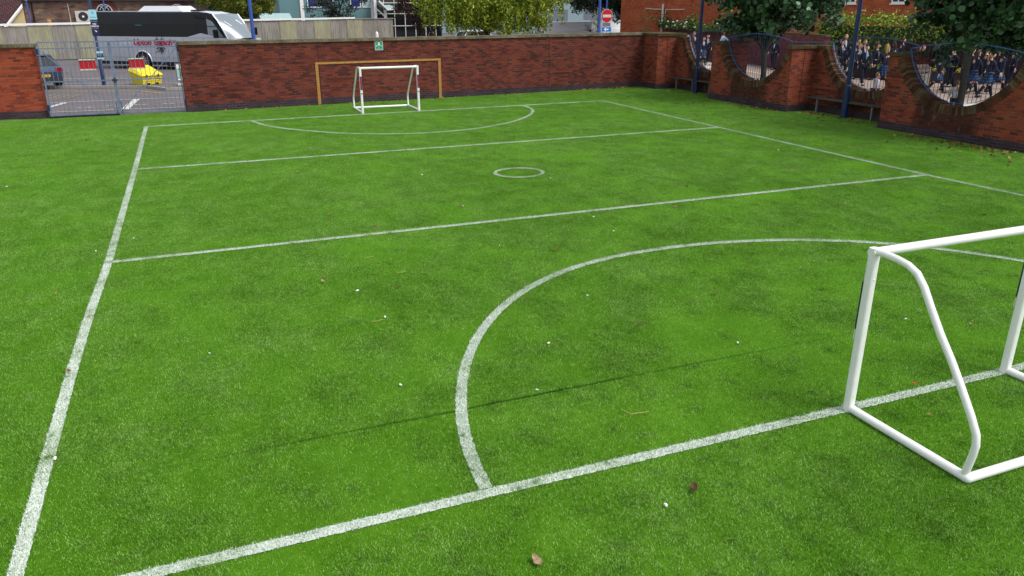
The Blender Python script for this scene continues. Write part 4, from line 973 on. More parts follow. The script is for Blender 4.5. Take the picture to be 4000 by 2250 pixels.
# long boundary wall along the lane, roses on it
LW0, LW1 = np.array([34.24, 47.45]), np.array([28.75, 24.6]); ld_ = unit(LW1-LW0)
t = empty('brick_wall', (LW1[0], LW1[1], .0), 0, 'pinkish brick boundary wall along the far side of the lane', 'brick wall')
M['pink_brick'] = brick('pinkish_brick', [(.0, C('#7c4040')), (.5, C('#6c3838')), (.9, C('#4c2a2c'))], C('#6e4f4a'), amt=.3)
MB().obox(LW0, LW1, .3, 0, 1.95).build('wall', M['pink_brick'], t, world=True); MB().obox(LW0-ld_*.05, LW1+ld_*.05, .34, 1.952, 2.04).build('coping', M['coping_moss'], t, world=True)

# ------------------------------------------------------------------ foliage
def mk_leaf(name, stops, rough=.5, trans=.0):
    t = NT(name); isl = t.n('NewGeometry').outputs['Random Per Island']; p = t.pos(); n1 = t.noise(p, 1.1, 3, .6)
    v = t.math('ADD', t.math('MULTIPLY', isl, .55), t.math('MULTIPLY', n1, .5))
    col = t.ramp(v, [(a, C(c)) for a, c in stops]); m_ = t.out(col, rough, 0, .35)
    if trans:
        tr = t.n('BsdfTranslucent'); t.l(col, tr.inputs[0]); mx = t.n('MixShader'); mx.inputs[0].default_value = trans
        t.l(t.b.outputs[0], mx.inputs[1]); t.l(tr.outputs[0], mx.inputs[2]); t.l(mx.outputs[0], t.t.nodes['Material Output'].inputs[0])
    return m_
def leaves(P, size, r, hang=0.0, six=True, asp=.75):
    """small bent leaves at points P"""
    n = len(P); s = size*r.uniform(.65, 1.25, n)[:, None]
    a = r.normal(size=(n, 3)); a[:, 2] -= hang*1.5; a /= np.linalg.norm(a, axis=1)[:, None]
    b = r.normal(size=(n, 3)); b[:, 2] *= .5; b -= a*(a*b).sum(1)[:, None]; b /= np.linalg.norm(b, axis=1)[:, None]; c = np.cross(a, b)
    if six:
        o = [(-.5, 0, 0), (-.2, .42*asp, .06), (.25, .38*asp, .05), (.5, 0, -.04), (.25, -.38*asp, .05), (-.2, -.42*asp, .06)]
    else: o = [(-.5, 0, 0), (0, .38*asp, .05), (.5, 0, 0), (0, -.38*asp, .05)]
    V = np.stack([P+s*(x*a+y*b+z*c) for x, y, z in o], 1)
    k = len(o); F = np.arange(n*k).reshape(n, k)
    return V.reshape(-1, 3), F
def crown_pts(n, cen, rad, r, nc=90, cr=.35, shell=.55, zcut=None, bite=.25):
    cen = np.array(cen, float); rad = np.array(rad, float)
    d = r.normal(size=(nc, 3)); d /= np.linalg.norm(d, axis=1)[:, None]; q = shell+(1-shell)*r.uniform(0, 1, nc)**.6
    q *= 1+bite*(r.uniform(-1, .5, nc)); Cc = cen+d*rad*q[:, None]
    w_ = r.uniform(.3, 1.6, nc); i = r.choice(nc, n, p=w_/w_.sum()); g = r.normal(size=(n, 3)); g /= np.linalg.norm(g, axis=1)[:, None]; g *= (r.uniform(0, 1, n)**.5)[:, None]
    P = Cc[i]+g*cr*np.array([1, 1, .7])
    if zcut is not None: P = P[P[:, 2] > zcut+r.uniform(-.1, .25, len(P))]
    return P, Cc
def tree(name, x, y, z0, cen, rad, n, size, mat, bark, label, seed, nc=90, cr=.35, hang=0, tr=.1, group=None, six=True, zcut=None, shell=.55, asp=.75, cat='tree', strands=0, extra=None):
    r = np.random.default_rng(seed); t = empty(name, (x, y, z0), 0, label, cat, group)
    cz = cen[2]-z0; P, Cc = crown_pts(n, (cen[0]-x, cen[1]-y, cz), rad, r, nc, cr, shell, None if zcut is None else zcut-z0)
    if strands:
        Q = []
        for k in range(strands):
            an = r.uniform(0, 6.283); rr_ = r.uniform(.35, 1.0); sx, sy = rad[0]*rr_*math.cos(an), rad[1]*rr_*math.sin(an); zt = cz-rad[2]*r.uniform(.0, .5); L_ = r.uniform(.6, 1.7)
            m_ = int(L_*32); u = r.uniform(0, 1, m_); Q.append(np.stack([cen[0]-x+sx+r.normal(0, .07, m_), cen[1]-y+sy+r.normal(0, .07, m_), zt-u*L_], 1))
        Q = np.concatenate(Q); 
        if zcut is not None: Q = Q[Q[:, 2] > zcut-z0+r.uniform(-.2, .2, len(Q))]
        P = np.concatenate([P, Q])
    if extra is not None: P = np.concatenate([P]+[np.array([e[0]-x, e[1]-y, e[2]-z0])+r.normal(size=(e[4], 3))*e[3] for e in extra])
    V, F = leaves(P, size, r, hang, six, asp); npmesh('crown', V, F, mat, t)
    b = MB(); pts = [(0, 0, -.05)]; top = cz+.25*rad[2]
    for k in range(1, 7): pts.append((r.normal(0, tr*.35)*k/3, r.normal(0, tr*.35)*k/3, top*k/6))
    b.tube(pts, [tr*1.15, tr, tr*.93, tr*.85, tr*.7, tr*.5, tr*.25], 10)
    for c_ in Cc[r.choice(len(Cc), min(14, len(Cc)), replace=False)]:
        k = r.integers(2, 5); s0 = np.array(pts[k]); e = np.array(c_)*.92+s0*.08; mdp = (s0+e)/2+np.array([0, 0, .12*np.linalg.norm(e-s0)])
        b.tube([s0, mdp, e], [tr*.45, tr*.25, tr*.08], 6)
    b.build('trunk', bark, t, smooth=True)
    return t
M['bark'] = mk_coping('bark', '#4a443a', '#5c5649', '#6e6a5c'); M['bark_dark'] = mk_coping('bark_dark', '#2a241e', '#352e27', '#453c33')
M['leaf_lime'] = mk_leaf('leaf_lime', [(.15, '#1e3018'), (.4, '#2f4a29'), (.62, '#41643c'), (.85, '#668a66')], .38, .15)
M['leaf_birch'] = mk_leaf('leaf_birch', [(.22, '#2c4010'), (.42, '#5e7a1c'), (.6, '#9aaa2c'), (.82, '#ccd44c')], .5, .3)
M['leaf_yellowgreen'] = mk_leaf('leaf_yellowgreen', [(.2, '#3a4a1a'), (.5, '#6a7a24'), (.8, '#9a9c34')], .55, .2)
M['leaf_dark'] = mk_leaf('leaf_dark', [(.2, '#141e12'), (.5, '#223020'), (.8, '#3c5238')], .5, .05)
M['leaf_conifer'] = mk_leaf('leaf_conifer', [(.2, '#161b16'), (.5, '#232c22'), (.8, '#38463a')], .6)
M['leaf_purple'] = mk_leaf('leaf_purple', [(.2, '#1c1412'), (.5, '#35231d'), (.8, '#553a30')], .6)
M['leaf_hedge'] = mk_leaf('leaf_hedge', [(.2, '#2c4210'), (.42, '#587820'), (.62, '#88a430'), (.85, '#b8c84c')], .5, .15)
M['leaf_rose'] = mk_leaf('leaf_rose', [(.2, '#1e3210'), (.5, '#3c5a1e'), (.8, '#6c8a38')], .5, .1)
small = 'small round headed street trees behind the side wall'
tree('street_tree', 20.95, 19.2, G, (21.25, 19.3, 3.95), (2.4, 2.3, 1.95), 17000, .16, M['leaf_lime'], M['bark'], 'round headed tree whose trunk stands behind the second round opening from the corner', 21, nc=230, cr=.42, tr=.10, group=small, shell=.45, asp=1.1)
tree('street_tree', 20.75, 10.78, G, (21.3, 10.3, 4.12), (2.6, 2.7, 2.05), 21000, .15, M['leaf_lime'], M['bark'], 'round headed tree at the top right corner, trunk behind the biggest opening', 22, nc=260, cr=.42, tr=.095, group=small, shell=.4, asp=1.1, extra=[(20.9, 11.75, 2.0, .16, 70)])
tree('birch_tree', 20.2, 46.5, 0, (20.35, 46.0, 4.4), (5.2, 4.0, 2.9), 36000, .17, M['leaf_birch'], M['bark_dark'], 'bright yellow green weeping birch hanging over the far wall', 23, nc=330, cr=.6, hang=.8, tr=.2, strands=330, zcut=1.4, six=False)
tree('broadleaf_tree', 5.9, 63.5, 0, (5.75, 63, 4.4), (2.9, 2.4, 2.7), 16000, .19, M['leaf_yellowgreen'], M['bark_dark'], 'bushy yellow green tree behind the coach windscreen', 24, nc=150, cr=.5, tr=.2, six=False)
tree('conifer_tree', 13.9, 66, 0, (13.8, 66, 3.5), (2.7, 2.2, 1.7), 4200, .17, M['leaf_conifer'], M['bark_dark'], 'thin dark spreading tree in front of the teal building', 25, nc=70, cr=.55, tr=.14, six=False, shell=.2)
tree('copper_tree', 21.6, 68, 0, (21.4, 68, 4.1), (2.2, 2.0, 2.6), 9000, .18, M['leaf_purple'], M['bark_dark'], 'dark copper brown tree before the glazed entrance', 26, nc=100, cr=.5, tr=.2, six=False, hang=.5)
tree('dark_tree', 40.0, 61.5, 0, (37.9, 62.5, 5.3), (5.2, 4.0, 3.3), 26000, .24, M['leaf_dark'], M['bark_dark'], 'large dark green tree with thick trunk left of the orange brick building', 27, nc=200, cr=.8, tr=.5, six=False, shell=.3)
tree('dark_tree', 31.2, 70, 0, (31.2, 70, 5.2), (3.8, 3.5, 3.0), 7000, .24, M['leaf_dark'], M['bark_dark'], 'dark green tree standing behind the birch crown', 28, nc=140, cr=.8, tr=.3, six=False)
tree('sapling', 31.2, 44.2, 0, (31.3, 44.2, 2.1), (.75, .5, .95), 240, .13, M['leaf_rose'], M['bark'], 'thin sapling against the orange brick wall', 29, nc=22, cr=.28, tr=.02, cat='sapling', six=False)
tree('sapling', 30.6, 50.2, 0, (30.5, 50.2, 2.2), (.35, .35, 1.0), 240, .14, M['leaf_hedge'], M['bark'], 'slim yellow green sapling beside the no entry sign', 30, nc=22, cr=.25, tr=.02, cat='sapling', six=False)
# hedge, roses, far belt
def shrub_box(name, x0, x1, y0, y1, z0, z1, n, size, mat, label, cat, seed, core=None, bumpy=.25, rz=0, loc=None):
    r = np.random.default_rng(seed); t = empty(name, ((x0+x1)/2, (y0+y1)/2, z0), 0, label, cat)
    u = r.uniform(0, 1, (n, 3)); f = r.integers(0, 10, n)
    P = np.stack([x0+(x1-x0)*u[:, 0], y0+(y1-y0)*u[:, 1], z0+(z1-z0)*u[:, 2]], 1)
    P[f < 4, 0] = x0+r.normal(0, .07, (f < 4).sum()); tp = (f >= 4) & (f < 7); P[tp, 2] = z1+np.abs(r.normal(0, bumpy, tp.sum())); P[f == 8, 1] = y0; P[f == 9, 1] = y1
    P += r.normal(0, .04, P.shape); P -= np.array([(x0+x1)/2, (y0+y1)/2, z0])
    V, F = leaves(P, size, r, 0, False, 1.0); npmesh('foliage', V, F, mat, t)
    MB().box(x0+.15, x1-.15, y0+.15, y1-.15, z0, z1-.15).build('stems', core or M['leaf_dark'], t, world=True)
    return t
shrub_box('hedge', 34.1, 35.5, 19.8, 31.0, G, 2.45, 9000, .13, M['leaf_hedge'], 'long clipped yellow green hedge before the orange brick building', 'hedge', 31)
t = empty('rose_bush', (32.5, 39, 1.9), 0, 'rambling rose bush with white flowers along the top of the lane wall', 'rose bush')
r = np.random.default_rng(32); n = 8000; u = r.uniform(0, 1, n); base = LW0[None, :]*(1-u[:, None])+(LW0+(LW1-LW0)*.72)[None, :]*u[:, None]
hgt = .28+.14*np.sin(u*19)+.3*(u > .72); P = np.stack([base[:, 0]-.15+r.normal(0, .22, n), base[:, 1]+r.normal(0, .1, n), 1.82+np.abs(r.normal(0, 1, n))*hgt], 1)
P -= np.array([32.5, 39, 1.9]); V, F = leaves(P, .12, r, 0, False, 1.0); npmesh('foliage', V, F, M['leaf_rose'], t)
for k in range(34):
    u_ = r.uniform(.02, .68); c_ = LW0+(LW1-LW0)*u_*1.0
    MB().ell((c_[0]-.42+r.uniform(-.08, .08)-32.5, c_[1]-39, r.uniform(-.1, .48)), (.075, .075, .06), 7, 5).build('flower', M['cream_white'] if 'cream_white' in M else M['white'], t, smooth=True)
r = np.random.default_rng(33); n = 9000; az = r.uniform(R(-18), R(64), n); d = r.uniform(125, 135, n)
P = np.stack([np.sin(az)*d, np.cos(az)*d, np.abs(r.normal(0, 1, n))**.7*(5+2.5*np.sin(az*23))], 1); V, F = leaves(P, 1.6, r, 0, False, 1.0)
tag(npmesh('far_woodland', V, F, M['leaf_dark']), kind='stuff')

# ------------------------------------------------------------------ lane furniture
t = empty('warning_sign', (20.5, 11.94, 1.45), 0, 'white caution speed bumps sign on the brick pier behind the nearest railing', 'sign')
sb = MB().box(-.33, .30, -.012, 0, -.29, .30).build('board', M['offwhite'], t)
TT = lambda s, sz, x, z, mt, **k: text_mesh('lettering', s, sz, M[mt], sb, Matrix.Translation((x, -.014, z)) @ RX90, **k)
TT('CAUTION', .125, -.02, .19, 'dark_red' if 'dark_red' in M else 'red_sign', bold=.002); TT('SPEED BUMPS', .092, -.02, .07, 'black', bold=.002)
b = MB(); b.tube([(.0+.105*math.cos(a), -.014, -.12+.105*math.sin(a)) for a in np.linspace(0, 2*math.pi, 29)], .012, 5, caps=False); b.build('speed_ring', M['red_sign'], sb)
TT('5', .15, 0, -.12, 'black', bold=.004)
def planter(x, y, L_, label, mat, seed, rz):
    t = empty('planter', (x, y, G), rz, label, 'planter', 'wooden planters beside the lane')
    MB().box(-L_/2, L_/2, -.25, .25, 0, .42).build('box', plain('brown_timber', '#4b2f22', .8, var=.3), t); MB().box(-L_/2-.04, L_/2+.04, -.29, .29, .422, .47).build('rim', M['wood_grey'], t)
    r = np.random.default_rng(seed); P = np.stack([r.uniform(-L_/2, L_/2, 500), r.uniform(-.25, .25, 500), .46+np.abs(r.normal(0, .12, 500))], 1); V, F = leaves(P, .09, r, 0, False, 1.0); npmesh('plants', V, F, mat, t)
M['leaf_flower'] = mk_leaf('leaf_flower', [(.2, '#4c5a12'), (.5, '#a8a01e'), (.8, '#d8c83a')], .5)
planter(30.6, 19.9, 2.4, 'brown planter of yellow flowers seen through the nearest opening', M['leaf_flower'], 41, R(100))
planter(29.4, 22.2, 1.8, 'dark planter of low green plants behind the walking boys', M['leaf_hedge'], 42, R(95))
t = empty('timber_fence', (32.9, 21, G), 0, 'dark brown vertical board fence behind the crowd in the lane', 'fence')
M['brown_fence'] = plain('brown_fence', '#3a2620', .85, var=.4, scale=5)
for k in range(34): MB().box(-.02+.0*k, .02, -3.5+.21*k, -3.5+.21*k+.19, 0, 1.45+.02*(k % 3)).build('board', M['brown_fence'], t)
for z in (.35, 1.2): MB().box(-.07, -.022, -3.5, 3.6, z-.05, z+.05).build('rail', M['brown_fence'], t)
t = empty('marker_post', (11.3, 40, 0), 0, 'white round topped post showing over the far wall', 'marker post')
MB().tube([(0, 0, 0), (0, 0, 1.84), (0, 0, 1.93), (0, 0, 1.98), (0, 0, 2.0)], [.085, .085, .078, .05, .02], 14).build('post', M['white'], t, smooth=True); MB().tube([(0, 0, 1.5), (0, 0, 1.56)], .11, 14).build('band', M['zinc'], t)

# ------------------------------------------------------------------ people
def skin(nodes, radii, edges, root=0, sub=1):
    me = bpy.data.meshes.new('sk'); me.from_pydata([tuple(n) for n in nodes], edges, []); o = bpy.data.objects.new('sk', me); COL.objects.link(o)
    o.modifiers.new('s', 'SKIN'); 
    for v, r_ in zip(me.skin_vertices[0].data, radii): v.radius = r_ if hasattr(r_, '__len__') else (r_, r_); v.use_root = False
    me.skin_vertices[0].data[root].use_root = True
    m_ = o.modifiers.new('u', 'SUBSURF'); m_.levels = sub; m_.render_levels = sub
    dg = bpy.context.evaluated_depsgraph_get(); e = o.evaluated_get(dg).to_mesh()
    vs = [tuple(v.co) for v in e.vertices]; fs = [tuple(p.vertices) for p in e.polygons]
    bpy.data.objects.remove(o); bpy.data.meshes.remove(me)
    return vs, fs
def pose_joints(legs, arms, lean=0.0):
    """legs: (thigh, knee) degrees for left/right, arms: (shoulder, elbow, out)"""
    J = {'pelvis': (0, 0, .95), 'waist': (0, 0, 1.08), 'chest': (0, 0, 1.33), 'neck': (0, 0, 1.48), 'head': (0, -.01, 1.56)}
    for s, nm, (th, kn), (sh, el, out) in ((1, 'L', legs[0], arms[0]), (-1, 'R', legs[1], arms[1])):
        hp = np.array([s*.095, 0, .90]); a = R(th); k = hp+.43*np.array([0, -math.sin(a), -math.cos(a)]); b_ = a-R(kn); an = k+.40*np.array([0, -math.sin(b_), -math.cos(b_)])
        J['hip'+nm], J['knee'+nm], J['ank'+nm] = hp, k, an; J['toe'+nm] = an+np.array([0, -.14*math.cos(b_*.4), -.045+.0*b_])
        sp = np.array([s*.175, 0, 1.40]); a = R(sh); o_ = R(out); e = sp+.28*np.array([s*math.sin(o_), -math.sin(a), -math.cos(a)*math.cos(o_)]); b_ = a+R(el); w_ = e+.25*np.array([s*math.sin(o_)*.3, -math.sin(b_), -math.cos(b_)])
        J['sh'+nm], J['el'+nm], J['wr'+nm] = sp, e, w_; J['hd'+nm] = w_+.09*unit(w_-e)
    dz = .075-min(J['ankL'][2], J['ankR'][2]); J = {k: np.array(v, float)+(0, 0, dz) for k, v in J.items()}
    if lean:
        for k in J:
            if J[k][2] > J['pelvis'][2]: J[k] = J[k]+np.array([0, -math.tan(R(lean))*(J[k][2]-J['pelvis'][2]), 0])
    return J
def head_shape(q):
    x, y, z = q; w_ = 1-.28*max(0, -z)**1.3; y2 = y*(1-.12*max(0, -z)); x *= w_
    if y < 0: y2 *= .96
    if y < -.55 and abs(x) < .28 and -.35 < z < .15: y2 -= .16*(1-abs(x)/.28)
    if y < -.4 and z < -.6: y2 -= .08
    return np.array([x, y2, z])
def build_pose(J):
    P = {}
    names = ['pelvis', 'waist', 'chest', 'neck', 'head'] + [a+b for b in 'LR' for a in ('hip', 'knee', 'ank', 'toe')] + [a+b for b in 'LR' for a in ('sh', 'el', 'wr', 'hd')]
    ix = {n: i for i, n in enumerate(names)}
    rad = dict(pelvis=(.135, .10), waist=(.115, .085), chest=(.14, .095), neck=.055, head=.058, hip=.08, knee=.055, ank=.038, toe=.034, sh=.055, el=.04, wr=.026, hd=(.034, .02))
    ed = [('pelvis', 'waist'), ('waist', 'chest'), ('chest', 'neck'), ('neck', 'head')]
    for b in 'LR': ed += [('pelvis', 'hip'+b), ('hip'+b, 'knee'+b), ('knee'+b, 'ank'+b), ('ank'+b, 'toe'+b), ('chest', 'sh'+b), ('sh'+b, 'el'+b), ('el'+b, 'wr'+b), ('wr'+b, 'hd'+b)]
    def rd(n, k=0.0):
        r_ = rad.get(n, rad.get(n[:-1])); return tuple(q+k for q in r_) if hasattr(r_, '__len__') else (r_+k, r_+k)
    vs, fs = skin([J[n] for n in names], [rd(n) for n in names], [(ix[a], ix[b]) for a, b in ed])
    b = MB(); b.add(vs, fs); hc = J['head']+np.array([0, -.015, .095])
    b.ell(hc, (.078, .098, .118), 16, 12, head_shape)
    for s in (-1, 1): b.ell(hc+np.array([s*.077, .008, -.01]), (.012, .022, .032), 8, 6)
    for nm in 'LR':                                   # four fingers and a thumb on each palm
        d = unit(J['hd'+nm]-J['wr'+nm]); sd_ = unit(np.cross(d, [1.0, 0, 0])) if abs(d[0]) < .9 else np.array([0, 1., 0]); fwd = np.array([0, -1., 0]); fwd = unit(fwd-d*np.dot(fwd, d)); inn = unit(np.cross(d, fwd))*(1 if nm == 'L' else -1)
        for k, L_ in enumerate((.058, .068, .072, .062)):
            r0 = J['hd'+nm]+fwd*(.027-.018*k)*-1+d*.004; b.tube([r0, r0+d*L_*.55, r0+d*L_*.9+inn*L_*.3], [.0085, .0075, .0055], 6)
        r0 = J['wr'+nm]+d*.035+fwd*.022; b.tube([r0, r0+fwd*.03+d*.02, r0+fwd*.04+d*.052], [.011, .009, .007], 6)
    P['body'] = b; P['hc'] = hc; P['J'] = J
    def garment(ns, k, root=0, zend=None):
        ii = {n: i for i, n in enumerate(ns)}; e2 = [(ii[a], ii[b_]) for a, b_ in ed if a in ii and b_ in ii]
        v, f = skin([J2[n] for n in ns], [rd(n, k) for n in ns], e2); g = MB(); g.add(v, f); return g
    J2 = dict(J)
    for nm in 'LR': J2['wr'+nm] = J['wr'+nm]*.93+J['el'+nm]*.07
    J2['neck'] = J['neck']-np.array([0, 0, .02]); J2['pelvis'] = J['pelvis']-np.array([0, 0, .04])
    P['jacket'] = garment(['pelvis', 'waist', 'chest', 'neck']+[a+b_ for b_ in 'LR' for a in ('sh', 'el', 'wr')], .020)
    J3 = dict(J2)
    for nm in 'LR': J3['wr'+nm] = J['el'+nm]*.55+J['wr'+nm]*.45; J3['wr'+nm] = J['el'+nm]+.02*unit(J['wr'+nm]-J['el'+nm])
    J2s = J2; J2 = J3; J2['el'+'L'] = J['shL']*.4+J['elL']*.6; J2['elR'] = J['shR']*.4+J['elR']*.6; P['tee'] = garment(['pelvis', 'waist', 'chest', 'neck']+[a+b_ for b_ in 'LR' for a in ('sh', 'el', 'wr')], .018)
    J2 = dict(J); P['trousers'] = garment(['pelvis']+[a+b_ for b_ in 'LR' for a in ('hip', 'knee', 'ank')], .016)
    for nm in 'LR': J2['ank'+nm] = J['knee'+nm]+.02*unit(J['ank'+nm]-J['knee'+nm]); J2['knee'+nm] = J['hip'+nm]*.25+J['knee'+nm]*.75
    P['shorts'] = garment(['pelvis']+[a+b_ for b_ in 'LR' for a in ('hip', 'knee')], .026)
    P['socks'] = [MB().tube([J['knee'+nm]+(0, 0, .0), J['knee'+nm]*.5+J['ank'+nm]*.5, J['ank'+nm]], [.064, .062, .046], 10) for nm in 'LR']
    P['shoes'] = [MB().ell(J['ank'+nm]*.5+J['toe'+nm]*.5+np.array([0, -.005, -.018]), (.048, .135, .052), 12, 8) for nm in 'LR']
    g = MB(); n = 22; pc = J['pelvis']; kc = (J['kneeL']+J['kneeR'])/2; spread = abs(J['kneeL'][1]-J['kneeR'][1])/2
    for z, rx, ry, cy in ((pc[2]+.06, .145, .11, pc[1]), (pc[2]-.08, .175, .145, pc[1]), (kc[2]+.10, .21, .17+spread*.7, (pc[1]+kc[1])/2)):
        for k in range(n):
            a = 2*math.pi*k/n; w_ = 1+.06*math.cos(a*11)*(1 if z < pc[2] else 0); g.v.append((rx*w_*math.cos(a), cy+ry*w_*math.sin(a), z))
    for r_ in range(2):
        for k in range(n): g.f.append((r_*n+k, (r_+1)*n+k, (r_+1)*n+(k+1) % n, r_*n+(k+1) % n))
    P['skirt'] = g
    ch = J['chest']; fr = ch[1]-.125
    P['shirt_front'] = MB().add([(-.055, fr+.035, ch[2]+.13), (.055, fr+.035, ch[2]+.13), (.012, fr-.002, ch[2]-.14), (-.012, fr-.002, ch[2]-.14), (-.05, fr+.06, ch[2]+.13), (.05, fr+.06, ch[2]+.13), (.01, fr+.02, ch[2]-.14), (-.01, fr+.02, ch[2]-.14)], [(0,1,2,3),(4,7,6,5),(0,4,5,1),(1,5,6,2),(2,6,7,3),(3,7,4,0)])
    P['tie'] = MB().add([(-.014, fr+.026, ch[2]+.12), (.014, fr+.026, ch[2]+.12), (.017, fr-.012, ch[2]-.12), (0, fr-.014, ch[2]-.16), (-.017, fr-.012, ch[2]-.12), (-.014, fr+.036, ch[2]+.12), (.014, fr+.036, ch[2]+.12), (.017, fr-.004, ch[2]-.12), (0, fr-.006, ch[2]-.16), (-.017, fr-.004, ch[2]-.12)], [(4,3,2,1,0)[::-1],(5,6,7,8,9)[::-1],(0,5,6,1),(1,6,7,2),(2,7,8,3),(3,8,9,4),(4,9,5,0)])
    def hair_f(q):
        x, y, z = q
        if y < -.15 and z < .42: return np.array([x*.8, max(y, -.35)*.8, z*.8 if z > -.5 else -.4])
        if z < -.45: return np.array([x*.85, y*.85, -.5])
        return np.array([x, y, z])*(1+.03*math.sin(9*x+7*y))
    P['hair'] = MB().ell(hc+np.array([0, .010, .012]), (.090, .110, .128), 16, 12, hair_f)
    def longf(q):
        x, y, z = q; return np.array([x*(1+.1*max(0, -z)), max(y, -.1 if z < .3 else y), z])
    P['long_hair'] = MB().ell(hc+np.array([0, .045, -.08]), (.098, .085, .22), 14, 10, longf)
    P['ponytail'] = MB().tube([hc+(0, .09, .05), hc+(0, .16, -.02), hc+(0, .17, -.14), hc+(0, .15, -.24)], [.025, .042, .036, .010], 9)
    P['eyes'] = [MB().ell(hc+np.array([s*.030, -.086, .008]), (.010, .006, .007), 8, 6) for s in (-1, 1)]
    P['mouth'] = MB().box(hc[0]-.022, hc[0]+.022, hc[1]-.093, hc[1]-.080, hc[2]-.055, hc[2]-.047)
    P['bag'] = MB().ell((0, ch[1]+.20, ch[2]-.10), (.15, .09, .21), 12, 8)
    return P
POSES = {
 'walk_a': build_pose(pose_joints([(26, 6), (-22, 14)], [(-22, 14, 6), (24, 22, 6)])),
 'walk_b': build_pose(pose_joints([(-18, 26), (22, 4)], [(20, 25, 7), (-18, 10, 7)])),
 'stand': build_pose(pose_joints([(3, 3), (-3, 3)], [(4, 12, 8), (6, 20, 8)])),
 'stroll': build_pose(pose_joints([(14, 8), (-12, 16)], [(10, 45, 8), (-10, 12, 8)])),
 'wave': build_pose(pose_joints([(14, 8), (-12, 16)], [(-12, 12, 8), (35, 120, 30)])),
 'reach': build_pose(pose_joints([(10, 8), (-10, 10)], [(48, 15, 14), (-20, 12, 12)])),
}
MESH_CACHE = {}
def person(x, y, h, rz, pose, label, top='blazer', bottom='trousers', hair='brown', style='short', skin_='a', z0=G, tie=False, bag=False, head=1.0, group='pupils walking along the lane', legmat='trouser'):
    t = empty('person', (x, y, z0), R(rz), label, 'person', group); P = POSES[pose]; k = h/1.76; t.scale = (k, k, k)
    def put(key, nm, mat, idx=None, parent=None, sm=True):
        ck = (pose, key, idx, mat.name)
        if ck not in MESH_CACHE:
            o = (P[key] if idx is None else P[key][idx]).build(nm, mat, t, smooth=sm); MESH_CACHE[ck] = o.data
            if parent is not None: o.parent = parent
            return o
        o = bpy.data.objects.new(nm, MESH_CACHE[ck]); COL.objects.link(o); o.parent = parent or t; return o
    bd = put('body', 'body', M['skin_'+skin_])
    for i in (0, 1): put('eyes', 'eye', M['black'], i, bd); put('shoes', 'shoe', M['shoe'], i)
    put('mouth', 'mouth', M['coach_red'], None, bd, False)
    hr = put('hair', 'hair', HAIR[hair])
    if style == 'long': put('long_hair', 'hair_length', HAIR[hair], None, hr)
    if style == 'tail': put('ponytail', 'ponytail', HAIR[hair], None, hr)
    if top in ('blazer', 'suit'):
        j = put('jacket', 'blazer', M[top]); put('shirt_front', 'shirt', M['shirt'], None, None, False)
        if tie: put('tie', 'tie', M['teal_tie'], None, None, False)
    elif top == 'shirt': put('jacket', 'shirt', M['shirt'])
    elif top == 'tee': put('tee', 'shirt', M['white_shirt'])
    if bottom == 'trousers': put('trousers', 'trousers', M[legmat])
    elif bottom == 'shorts': put('shorts', 'shorts', M['bag']); [put('socks', 'sock', M['sock'], i) for i in (0, 1)]
    else: put('skirt', 'skirt', M['tartan']); [put('socks', 'sock', M['sock'], i) for i in (0, 1)]
    if bag: put('bag', 'rucksack', M['bag'])
    return t
# farthest opening
person(29.5, 36.0, 1.6, 14, 'stroll', 'blonde pupil in navy blazer facing the camera left of the far corner lamp post', hair='blonde', bottom='skirt', style='long')
person(28.3, 34.9, 1.5, 10, 'stand', 'brown haired pupil half hidden at the left edge of the far corner railing', hair='brown', style='long', bottom='skirt')
person(27.62, 32.33, 1.52, -20, 'walk_a', 'brown haired pupil in blazer and skirt just right of the far corner lamp post', hair='brown', style='long', bottom='skirt')
person(28.5, 33.2, 1.6, -30, 'walk_b', 'pupil in dark blazer and trousers striding beside the boy in a pale blue shirt', hair='dark', top='suit')
person(29.9, 33.7, 1.75, 40, 'reach', 'tall dark haired boy in pale blue shirt without a blazer', hair='dark', top='shirt', skin_='b')
# second opening
person(28.94, 28.17, 1.62, -55, 'walk_a', 'person in dark suit walking alone beside the pinkish wall behind the second opening', hair='dark', top='suit')
person(30.2, 27.9, 1.62, 60, 'stroll', 'ginger haired pupil above the pier left of the hedge, right of the pair', hair='ginger', style='long', bottom='skirt')
person(29.5, 26.9, 1.5, 60, 'walk_b', 'auburn haired shorter pupil above the pier left of the hedge, left of the pair', hair='ginger', style='short')
# third opening
person(28.9, 23.6, 1.62, -12, 'walk_b', 'brown haired boy with teal tie looking down at the left end of the third opening', hair='brown', tie=True)
person(30.8, 25.37, 1.75, -20, 'wave', 'tall very fair haired pupil raising a hand to the head', hair='blonde', top='blazer')
person(31.6, 25.6, 1.65, 20, 'stand', 'black haired person behind the nearer lamp post, farthest back', hair='dark', skin_='b', style='long')
person(30.7, 24.5, 1.6, 30, 'stroll', 'short brown haired boy behind the nearer lamp post', hair='brown')
person(27.62, 21.32, 1.6, -10, 'walk_a', 'blond boy with teal tie just right of the nearer lamp post', hair='fair', tie=True)
person(28.6, 22.6, 1.62, -5, 'walk_b', 'pupil in navy blazer hidden mostly behind the nearer lamp post', hair='fair', style='long', bottom='skirt')
person(26.71, 20.05, 1.6, -25, 'walk_b', 'black haired boy with blue tie looking down, middle of the third opening', hair='dark', tie=True)
person(28.9, 21.6, 1.52, 35, 'reach', 'small short haired boy behind the black haired boy with the tie', hair='brown')
person(25.8, 18.2, 1.68, 165, 'stroll', 'blonde woman in long navy blazer and tartan skirt seen from behind', hair='blonde', style='long', bottom='skirt')
person(30.2, 21.9, 1.55, 170, 'stand', 'dark haired girl seen from behind between the blonde woman and the smiling brunette', hair='brown', style='long', bottom='skirt')
person(32.1, 23.2, 1.65, 60, 'stroll', 'smiling long haired brunette girl above the nearest pier', hair='brown', style='long')
kids = 'small children in white shirts just behind the side wall'
